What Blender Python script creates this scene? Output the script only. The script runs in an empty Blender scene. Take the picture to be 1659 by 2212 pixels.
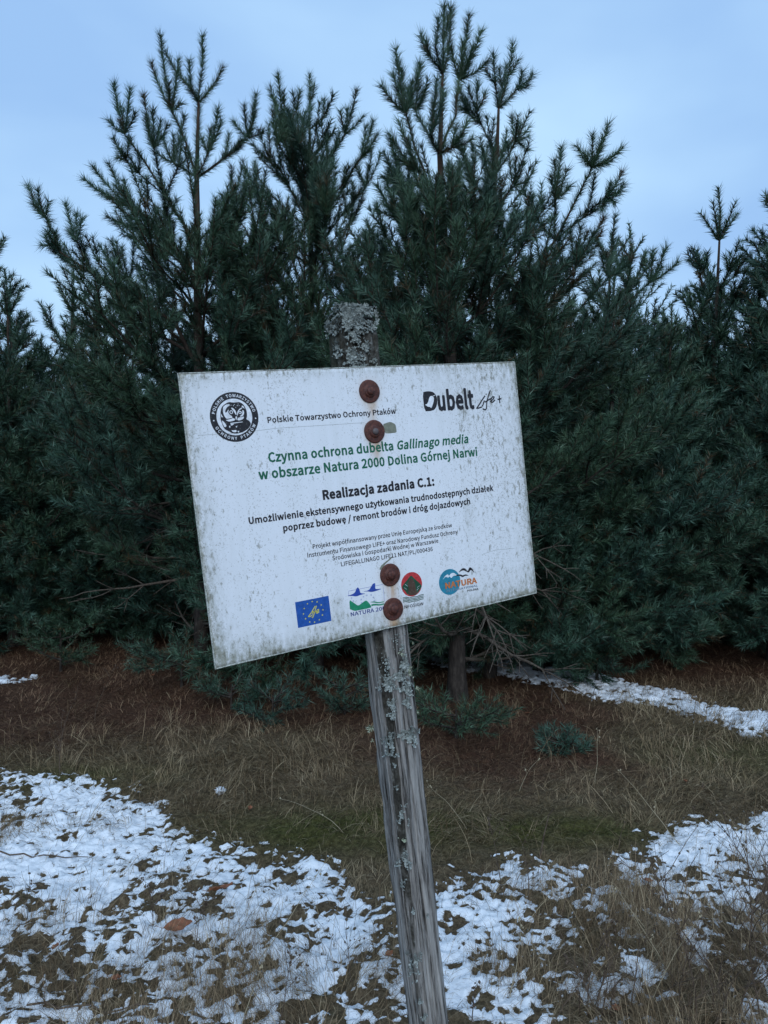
import bpy, math, random
import numpy as np
from mathutils import Vector, Matrix

random.seed(7)
rng = np.random.default_rng(11)
SC = bpy.context.scene
COL = SC.collection
R = math.radians

# ------------------------------------------------------------------ camera
EYE = Vector((0, 0, 1.6))
PITCH = R(2.0)
cam = bpy.data.cameras.new('camera')
cam.sensor_fit = 'VERTICAL'
cam.sensor_height = 36.0
cam.lens = 36.0 * 2800 / 4032
cam.clip_start = 0.05
cam.clip_end = 2000
camo = bpy.data.objects.new('camera', cam)
camo.location = EYE
camo.rotation_euler = (R(90) - PITCH, 0, 0)
COL.objects.link(camo)
SC.camera = camo

# ------------------------------------------------------------------ sky and light
SUN_EL, SUN_AZ = 34.0, 176.0      # soft light from behind the camera (azimuth clockwise from +Y)
w = bpy.data.worlds.new('World')
SC.world = w
w.use_nodes = True
nt = w.node_tree
N, L = nt.nodes, nt.links
bg = N['Background']
sky = N.new('ShaderNodeTexSky')
sky.sky_type = 'NISHITA'
sky.sun_disc = False
sky.sun_elevation = R(SUN_EL)
sky.sun_rotation = R(SUN_AZ)
sky.air_density = 1.6
sky.dust_density = 1.5
tc = N.new('ShaderNodeTexCoord')
mp = N.new('ShaderNodeMapping')
mp.inputs['Scale'].default_value = (1.0, 1.0, 2.2)
mp.inputs['Rotation'].default_value = (0.3, 0.5, 0.2)
nz = N.new('ShaderNodeTexNoise')
nz.inputs['Scale'].default_value = 1.9
nz.inputs['Detail'].default_value = 4.0
nz.inputs['Roughness'].default_value = 0.45
nz.inputs['Distortion'].default_value = 0.35
rp = N.new('ShaderNodeValToRGB')
rp.color_ramp.elements[0].position = 0.36
rp.color_ramp.elements[0].color = (3.25, 5.4, 8.8, 1)
rp.color_ramp.elements[1].position = 0.66
rp.color_ramp.elements[1].color = (4.9, 7.4, 10.2, 1)
mx = N.new('ShaderNodeMix')
mx.data_type = 'RGBA'
mx.inputs['Factor'].default_value = 0.93       # an even veil of cloud over the clear sky
L.new(tc.outputs['Generated'], mp.inputs['Vector'])
L.new(mp.outputs[0], nz.inputs['Vector'])
L.new(nz.outputs['Fac'], rp.inputs['Fac'])
L.new(sky.outputs[0], mx.inputs['A'])
L.new(rp.outputs[0], mx.inputs['B'])
L.new(mx.outputs['Result'], bg.inputs['Color'])
bg.inputs['Strength'].default_value = 0.1

sl = bpy.data.lights.new('sun', 'SUN')
sl.energy = 1.5
sl.angle = R(40)
sl.color = (0.88, 0.94, 1.0)
so = bpy.data.objects.new('sun', sl)
az, el = R(SUN_AZ), R(SUN_EL)
sd = Vector((math.sin(az) * math.cos(el), math.cos(az) * math.cos(el), math.sin(el)))
so.rotation_euler = sd.to_track_quat('Z', 'Y').to_euler()
COL.objects.link(so)
vs = SC.view_settings
vs.view_transform = 'Standard'
vs.look = 'None'
vs.exposure = 0.12
vs.gamma = 1.0
vs.use_curve_mapping = False

# ------------------------------------------------------------------ helpers
CR = np.array([1.0, 0, 0])
CD = np.array([0, -math.sin(PITCH), -math.cos(PITCH)])       # camera down
CF = np.array([0, math.cos(PITCH), -math.sin(PITCH)])        # camera forward
E0 = np.array(EYE)


def at(px, py, Y):
    """point at distance Y seen at a place of the photograph (1659 px wide)"""
    d = CR * ((px - 829.5) / 1536.0) + CD * ((py - 1106.0) / 1536.0) + CF
    return E0 + d * (Y / d[1])


def unit(v):
    v = np.asarray(v, float)
    return v / (np.linalg.norm(v) + 1e-9)


def props(o, label=None, cat=None, group=None, kind=None):
    if label: o['label'] = label
    if cat: o['category'] = cat
    if group: o['group'] = group
    if kind: o['kind'] = kind
    return o


def empty(name, loc=(0, 0, 0)):
    o = bpy.data.objects.new(name, None)
    o.empty_display_size = 0.1
    o.location = loc
    COL.objects.link(o)
    return o


def np_mesh(name, verts, tris, mat, parent=None, attrs=None, quads=None, smooth=False, mats=None, midx=None):
    """ONE mesh object from arrays: tris (n,3) and/or quads (n,4)"""
    me = bpy.data.meshes.new(name)
    verts = np.asarray(verts, np.float32).reshape(-1, 3)
    me.vertices.add(len(verts))
    me.vertices.foreach_set('co', verts.ravel())
    tris = np.zeros((0, 3), np.int32) if tris is None else np.asarray(tris, np.int32).reshape(-1, 3)
    quads = np.zeros((0, 4), np.int32) if quads is None else np.asarray(quads, np.int32).reshape(-1, 4)
    idx = np.concatenate([tris.ravel(), quads.ravel()])
    nl, nf = len(idx), len(tris) + len(quads)
    me.loops.add(nl)
    me.loops.foreach_set('vertex_index', idx)
    me.polygons.add(nf)
    st = np.concatenate([np.arange(len(tris)) * 3, len(tris) * 3 + np.arange(len(quads)) * 4]).astype(np.int32)
    me.polygons.foreach_set('loop_start', st)
    if midx is not None:
        me.polygons.foreach_set('material_index', np.asarray(midx, np.int32))
    if smooth:
        me.polygons.foreach_set('use_smooth', np.ones(nf, bool))
    for k, v in (attrs or {}).items():
        a = me.attributes.new(k, 'FLOAT', 'POINT')
        a.data.foreach_set('value', np.asarray(v, np.float32))
    me.update(calc_edges=True)
    for m in (mats or [mat]):
        me.materials.append(m)
    o = bpy.data.objects.new(name, me)
    COL.objects.link(o)
    if parent is not None:
        o.parent = parent
    return o


def _hash(ix, iy, s):
    h = (ix.astype(np.int64) * 374761393 + iy.astype(np.int64) * 668265263 + s * 982451653) & 0xffffffff
    h = ((h ^ (h >> 13)) * 1274126177) & 0xffffffff
    return ((h ^ (h >> 16)) & 0xffff) / 65535.0


def vnoise(x, y, s=0):
    ix, iy = np.floor(x), np.floor(y)
    fx, fy = x - ix, y - iy
    fx = fx * fx * (3 - 2 * fx)
    fy = fy * fy * (3 - 2 * fy)
    a = _hash(ix, iy, s); b = _hash(ix + 1, iy, s)
    c = _hash(ix, iy + 1, s); d = _hash(ix + 1, iy + 1, s)
    return (a * (1 - fx) + b * fx) * (1 - fy) + (c * (1 - fx) + d * fx) * fy


def fbm(x, y, s=0, o=3, g=0.5):
    v, a, t = 0, 1.0, 0
    for k in range(o):
        v = v + a * vnoise(x * 2.03 ** k + 17.3 * k, y * 2.03 ** k - 9.1 * k, s + k)
        t += a
        a *= g
    return v / t


# ------------------------------------------------------------------ materials
def mat(name, base=(0.5, 0.5, 0.5), rough=0.8, spec=0.3):
    m = bpy.data.materials.new(name)
    m.use_nodes = True
    b = m.node_tree.nodes['Principled BSDF']
    b.inputs['Base Color'].default_value = (*base, 1)
    b.inputs['Roughness'].default_value = rough
    b.inputs['Specular IOR Level'].default_value = spec
    return m


class G:
    """small node-writing helper"""
    def __init__(s, m):
        s.nt = m.node_tree
        s.b = s.nt.nodes['Principled BSDF']

    def n(s, t, **kw):
        x = s.nt.nodes.new(t)
        for k, v in kw.items():
            setattr(x, k, v)
        return x

    def l(s, a, b):
        s.nt.links.new(a, b)

    def coord(s, scale=(1, 1, 1), out='Object'):
        t = s.n('ShaderNodeTexCoord')
        m = s.n('ShaderNodeMapping')
        m.inputs['Scale'].default_value = scale
        s.l(t.outputs[out], m.inputs['Vector'])
        return m.outputs[0]

    def noise(s, vec, scale, detail=4, rough=0.55, dist=0.0):
        x = s.n('ShaderNodeTexNoise')
        x.inputs['Scale'].default_value = scale
        x.inputs['Detail'].default_value = detail
        x.inputs['Roughness'].default_value = rough
        x.inputs['Distortion'].default_value = dist
        s.l(vec, x.inputs['Vector'])
        return x.outputs['Fac']

    def ramp(s, fac, stops):
        x = s.n('ShaderNodeValToRGB')
        e = x.color_ramp.elements
        while len(e) < len(stops):
            e.new(0.5)
        for k, (p, c) in enumerate(stops):
            e[k].position = p
            e[k].color = (*c, 1) if len(c) == 3 else c
        s.l(fac, x.inputs['Fac'])
        return x.outputs[0]

    def mix(s, fac, a, b, mode='MIX'):
        x = s.n('ShaderNodeMix', data_type='RGBA', blend_type=mode)
        for sock, v in (('Factor', fac), ('A', a), ('B', b)):
            if isinstance(v, (int, float)):
                x.inputs[sock].default_value = v
            elif isinstance(v, tuple):
                x.inputs[sock].default_value = (*v, 1)
            else:
                s.l(v, x.inputs[sock])
        return x.outputs['Result']

    def math(s, op, a, b=0.0, c=None):
        x = s.n('ShaderNodeMath', operation=op)
        for k, v in enumerate((a, b, c)):
            if v is None: continue
            if isinstance(v, (int, float)):
                x.inputs[k].default_value = v
            else:
                s.l(v, x.inputs[k])
        return x.outputs[0]

    def attr(s, name):
        x = s.n('ShaderNodeAttribute')
        x.attribute_name = name
        return x.outputs['Fac']

    def bump(s, h, strength=0.4, dist=0.01):
        x = s.n('ShaderNodeBump')
        x.inputs['Strength'].default_value = strength
        x.inputs['Distance'].default_value = dist
        s.l(h, x.inputs['Height'])
        s.l(x.outputs[0], s.b.inputs['Normal'])

    def color(s, c):
        s.l(c, s.b.inputs['Base Color'])


BLK, WHT = (0, 0, 0), (1, 1, 1)

# pine needles
m_needle = mat('pine_needles', (0.03, 0.06, 0.05), 0.5, 0.35)
g = G(m_needle)
oi = g.n('ShaderNodeObjectInfo')
c1 = g.ramp(g.attr('tone'), [(0, (0.070, 0.045, 0.022)), (0.06, (0.014, 0.034, 0.024)), (0.5, (0.032, 0.078, 0.054)), (1, (0.085, 0.160, 0.118))])
c2 = g.ramp(g.attr('tone'), [(0, (0.080, 0.055, 0.025)), (0.07, (0.016, 0.036, 0.018)), (0.5, (0.038, 0.080, 0.038)), (1, (0.095, 0.155, 0.085))])
g.color(g.mix(g.math('MULTIPLY', oi.outputs['Random'], 0.8), c1, c2))

m_bark = mat('pine_bark', (0.1, 0.07, 0.05), 0.9, 0.15)
g = G(m_bark)
v = g.coord((1, 1, 0.35))
nb = g.noise(v, 40, 5, 0.65)
sx_ = g.n('ShaderNodeSeparateXYZ')
g.l(g.coord(), sx_.inputs[0])
hi_ = g.math('SUBTRACT', sx_.outputs['Z'], 2.6)
young = g.ramp(nb, [(0.3, (0.030, 0.021, 0.016)), (0.55, (0.070, 0.046, 0.034)), (0.75, (0.12, 0.08, 0.058))])
old = g.ramp(nb, [(0.3, (0.016, 0.013, 0.012)), (0.55, (0.045, 0.036, 0.030)), (0.75, (0.09, 0.075, 0.062))])
g.color(g.mix(g.ramp(hi_, [(0, BLK), (1, WHT)]), old, young))       # grey plates below, thin reddish bark above
g.bump(nb, 0.8, 0.01)
m_dead = mat('dead_twig_bark', (0.12, 0.10, 0.08), 0.9, 0.15)
g = G(m_dead)
nb = g.noise(g.coord(), 60, 3)
g.color(g.ramp(nb, [(0.3, (0.04, 0.032, 0.026)), (0.7, (0.12, 0.098, 0.078))]))

# ------------------------------------------------------------------ ground
def seg_poly_sd(x, y, poly):
    """signed distance to a polygon, positive inside"""
    P = np.array(poly)
    n = len(P)
    d = np.full(x.shape, 1e9)
    ins = np.zeros(x.shape, bool)
    for i in range(n):
        ax, ay = P[i]
        bx, by = P[(i + 1) % n]
        ex, ey = bx - ax, by - ay
        t = np.clip(((x - ax) * ex + (y - ay) * ey) / (ex * ex + ey * ey + 1e-9), 0, 1)
        d = np.minimum(d, np.hypot(x - ax - t * ex, y - ay - t * ey))
        c = ((ay > y) != (by > y)) & (x < (bx - ax) * (y - ay) / (by - ay + 1e-12) + ax)
        ins ^= c
    return np.where(ins, d, -d)


SNOW_LEFT = [(-3.6, 4.35), (-2.36, 4.03), (-1.63, 3.86), (-1.23, 3.74), (-0.98, 3.42), (-0.88, 3.2), (-0.56, 3.1), (-0.37, 2.97), (-0.12, 2.97),
             (0.05, 2.84), (0.21, 2.9), (0.45, 2.95), (0.67, 2.93), (0.95, 2.87), (1.0, 1.2), (-3.6, 1.2)]
SNOW_RIGHT = [(0.9, 2.85), (1.08, 3.12), (1.15, 3.24), (1.3, 3.27), (1.47, 3.31), (1.77, 3.48), (2.2, 3.74), (3.4, 4.1), (3.4, 1.2), (0.9, 1.2)]
SOLID = [([(1.13, 3.17), (1.47, 3.3), (2.2, 3.74), (3.4, 4.1), (3.2, 3.3), (1.81, 3.05), (1.51, 2.97), (1.27, 2.95), (1.15, 3.03)], 0.28),
         ([(-1.9, 3.55), (-1.56, 3.8), (-1.1, 3.5), (-0.82, 3.03), (-0.94, 2.69), (-1.33, 2.75), (-1.7, 2.9)], 0.20),
         ([(-0.5, 2.75), (-0.1, 2.85), (-0.1, 2.3), (-0.45, 2.35)], 0.10),
         ([(0.15, 2.85), (0.45, 2.8), (0.45, 2.3), (0.15, 2.3)], 0.06)]
BARE = [([(-1.0, 2.55), (-0.2, 2.5), (-0.1, 1.9), (-1.2, 1.9)], 0.06),
        ([(0.55, 2.65), (3.0, 2.9), (3.0, 1.6), (0.45, 1.8)], 0.17),
        ([(-0.95, 3.3), (-0.5, 3.2), (-0.4, 2.98), (-0.75, 3.0)], 0.22)]
TRACK = [(0.2, 7.6), (0.55, 7.25), (1.18, 6.64), (1.71, 6.15), (2.16, 5.70), (2.40, 5.36), (2.75, 5.0), (4.6, 4.5), (4.4, 3.8), (2.9, 4.35), (2.50, 4.62),
         (2.11, 4.98), (1.65, 5.36), (1.34, 5.80), (0.88, 6.04), (0.54, 6.25), (0.2, 6.9)]
LEFTBIT = [(-3.3, 6.0), (-3.02, 5.95), (-3.05, 5.75), (-3.4, 5.75)]


def sstep(a, b, x):
    t = np.clip((x - a) / (b - a), 0, 1)
    return t * t * (3 - 2 * t)


def cover(x, y):
    """how much snow lies at a place, 0.5 being the edge of a patch"""
    jx = x + 0.35 * (fbm(x * 2.2, y * 2.2, 91, 3) - 0.5)
    jy = y + 0.35 * (fbm(x * 2.2, y * 2.2, 95, 3) - 0.5)
    d = np.maximum(seg_poly_sd(jx, jy, SNOW_LEFT), seg_poly_sd(jx, jy, SNOW_RIGHT))
    c = 0.65 * sstep(-0.12, 0.2, d)
    for p, a in SOLID:
        c = c + a * sstep(-0.12, 0.15, seg_poly_sd(jx, jy, p))
    for p, a in BARE:
        c = c - a * sstep(-0.15, 0.2, seg_poly_sd(jx, jy, p))
    t = np.maximum(seg_poly_sd(jx, jy, TRACK), seg_poly_sd(jx, jy, LEFTBIT))
    c = np.maximum(c, 0.80 * sstep(-0.14, 0.14, t))
    return c


def ground_low(x, y):
    return 0.10 * (fbm(x * 0.35, y * 0.35, 5, 2) - 0.5) + 0.03 * (fbm(x * 1.4, y * 1.4, 8, 2) - 0.5) + 0.0 * y


def tuss(x, y):
    a = fbm(x * 13, y * 15, 21, 2) - 0.5
    b = fbm(x * 38, y * 42, 33, 2) - 0.5
    return 0.044 * a + 0.026 * b


def ground_z(x, y):
    return ground_low(x, y) + tuss(x, y) * np.clip(1.4 - y * 0.07, 0.4, 1)


def axis(parts):
    out = []
    for a, b, s in parts:
        n = max(1, int(round((b - a) / s)))
        out += list(np.linspace(a, b, n, endpoint=False))
    out.append(parts[-1][1])
    return np.array(out)


gx = axis([(-400, -60, 60), (-60, -12, 6), (-12, -4.5, 0.5), (-4.5, -2.3, 0.06), (-2.3, 2.5, 0.016), (2.5, 5.0, 0.06), (5, 12, 0.5), (12, 60, 6), (60, 400, 60)])
gy = axis([(-100, -10, 15), (-10, 1.0, 1.0), (1.0, 1.9, 0.05), (1.9, 4.2, 0.014), (4.2, 8, 0.05), (8, 14, 0.3), (14, 60, 4), (60, 400, 40)])


def grid_faces(nx, ny):
    i = np.arange(nx - 1)[None, :] + nx * np.arange(ny - 1)[:, None]
    i = i.ravel()
    return np.stack([i, i + 1, i + nx + 1, i + nx], 1)


X, Y = np.meshgrid(gx, gy)
X, Y = X.ravel(), Y.ravel()


def litter_amt(x, y):
    j = 1.1 * (fbm(x * 1.8, y * 1.8, 51, 4, .6) - 0.5)
    right = sstep(4.55, 3.75, y + j) * 0 + sstep(3.45, 4.15, y + 0.9 * j)
    left = sstep(4.05, 4.8, y + j)
    k = sstep(-0.6, 0.1, x)
    v = left * (1 - k) + right * k
    v = v * (1 - sstep(1.15, 1.9, x + j) * sstep(6.3, 5.2, y))        # green brown grass beside the track
    return np.clip(v, 0, 1)


def moss_amt(x, y):
    a = np.exp(-(((x + 0.30) / 0.55) ** 2 + ((y - 3.22) / 0.22) ** 2))
    b = np.exp(-(((x - 0.75) / 0.6) ** 2 + ((y - 3.22) / 0.17) ** 2)) * 0.9
    c = np.exp(-(((x - 2.2) / 0.7) ** 2 + ((y - 4.2) / 0.4) ** 2)) * 0.5
    e = np.exp(-(((x + 1.75) / 0.6) ** 2 + ((y - 3.8) / 0.2) ** 2)) * 0.6
    q = fbm(x * 5, y * 5, 71, 3)
    return np.clip((a + b + c + e) * (0.4 + 1.3 * q), 0, 1)


m_ground = mat('ground_soil', (0.1, 0.08, 0.05), 0.95, 0.1)
g = G(m_ground)
vv = g.coord()
n1 = g.noise(vv, 45, 6, 0.7)
n2 = g.noise(vv, 9, 4, 0.6)
n3 = g.noise(g.coord((1, 0.5, 1)), 170, 3, 0.7)
tan = g.ramp(n1, [(0.28, (0.030, 0.020, 0.012)), (0.5, (0.130, 0.092, 0.055)), (0.70, (0.30, 0.225, 0.14))])
tan = g.mix(g.math('MULTIPLY', n3, 0.5), tan, g.ramp(n3, [(0.35, (0.032, 0.023, 0.014)), (0.65, (0.21, 0.155, 0.095))]))
red = g.ramp(n1, [(0.28, (0.024, 0.013, 0.009)), (0.5, (0.078, 0.040, 0.025)), (0.72, (0.16, 0.090, 0.055))])
mos = g.ramp(n1, [(0.28, (0.024, 0.022, 0.008)), (0.5, (0.075, 0.072, 0.022)), (0.72, (0.15, 0.14, 0.05))])
gm = g.ramp(n2, [(0.46, BLK), (0.66, WHT)])
cc = g.mix(g.math('MULTIPLY', gm, 0.22), tan, mos)
cc = g.mix(g.attr('moss'), cc, mos)
cc = g.mix(g.attr('litter'), cc, red)
g.color(cc)
g.bump(g.math('ADD', n1, n3), 0.9, 0.02)

ground = np_mesh('ground', np.stack([X, Y, ground_z(X, Y)], 1), None, m_ground, quads=grid_faces(len(gx), len(gy)), smooth=True,
                 attrs={'litter': litter_amt(X, Y), 'moss': moss_amt(X, Y)})
props(ground, kind='structure')

m_snow = mat('snow', (0.86, 0.88, 0.90), 0.55, 0.3)
g = G(m_snow)
vv = g.coord()
ns = g.noise(vv, 60, 5, 0.6)
nf = g.noise(vv, 420, 3, 0.6)
sn = g.ramp(ns, [(0.35, (0.77, 0.80, 0.85)), (0.6, (0.87, 0.90, 0.94))])
tf = g.math('ADD', g.attr('depth'), g.math('MULTIPLY', g.math('SUBTRACT', g.noise(vv, 230, 4, .7), .46), 1.3))
g.color(g.mix(g.ramp(tf, [(0.0, BLK), (0.24, WHT)]), (0.17, 0.15, 0.12), sn))      # half melted rims let the grass through
g.bump(g.math('ADD', ns, g.math('MULTIPLY', nf, 0.5)), 0.7, 0.012)


def snow_sheet(name, x0, x1, y0, y1, step, kind, th=0.011):
    xs, ys = np.arange(x0, x1, step), np.arange(y0, y1, step)
    nx, ny = len(xs), len(ys)
    x, y = np.meshgrid(xs, ys)
    x, y = x.ravel(), y.ravel()
    x = x + (rng.random(len(x)) - .5) * step * .5
    y = y + (rng.random(len(y)) - .5) * step * .5
    c = cover(x, y)
    q = 0.75 * (fbm(x * 8, y * 10, 131, 2) - 0.5) + 1.7 * (fbm(x * 30, y * 39, 141, 4, 0.70) - 0.5) - 6.0 * tuss(x, y)
    t = c - 0.5 + q * (1.0 + 0.25 * sstep(0.95, 0.5, c))
    z = ground_z(x, y) - 0.002 + th * np.tanh(t * 3.0) + 0.004 * (fbm(x * 70, y * 75, 151, 2, .6) - 0.5)
    f = grid_faces(nx, ny)
    keep = (t > -0.12)[f].any(1) & (c > 0.2)[f].any(1)
    f = f[keep]
    used = np.unique(f)
    remap = np.full(len(x), -1)
    remap[used] = np.arange(len(used))
    o = np_mesh(name, np.stack([x, y, z], 1)[used], None, m_snow, quads=remap[f], smooth=True, attrs={'depth': np.clip(t[used], -0.2, 1)})
    props(o, kind='structure')
    return o


snow_sheet('snow', -2.5, 3.0, 1.85, 4.25, 0.0095, 'structure')
snow_sheet('snow_track', -3.5, 4.0, 4.27, 7.7, 0.016, 'structure', 0.02)

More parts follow.
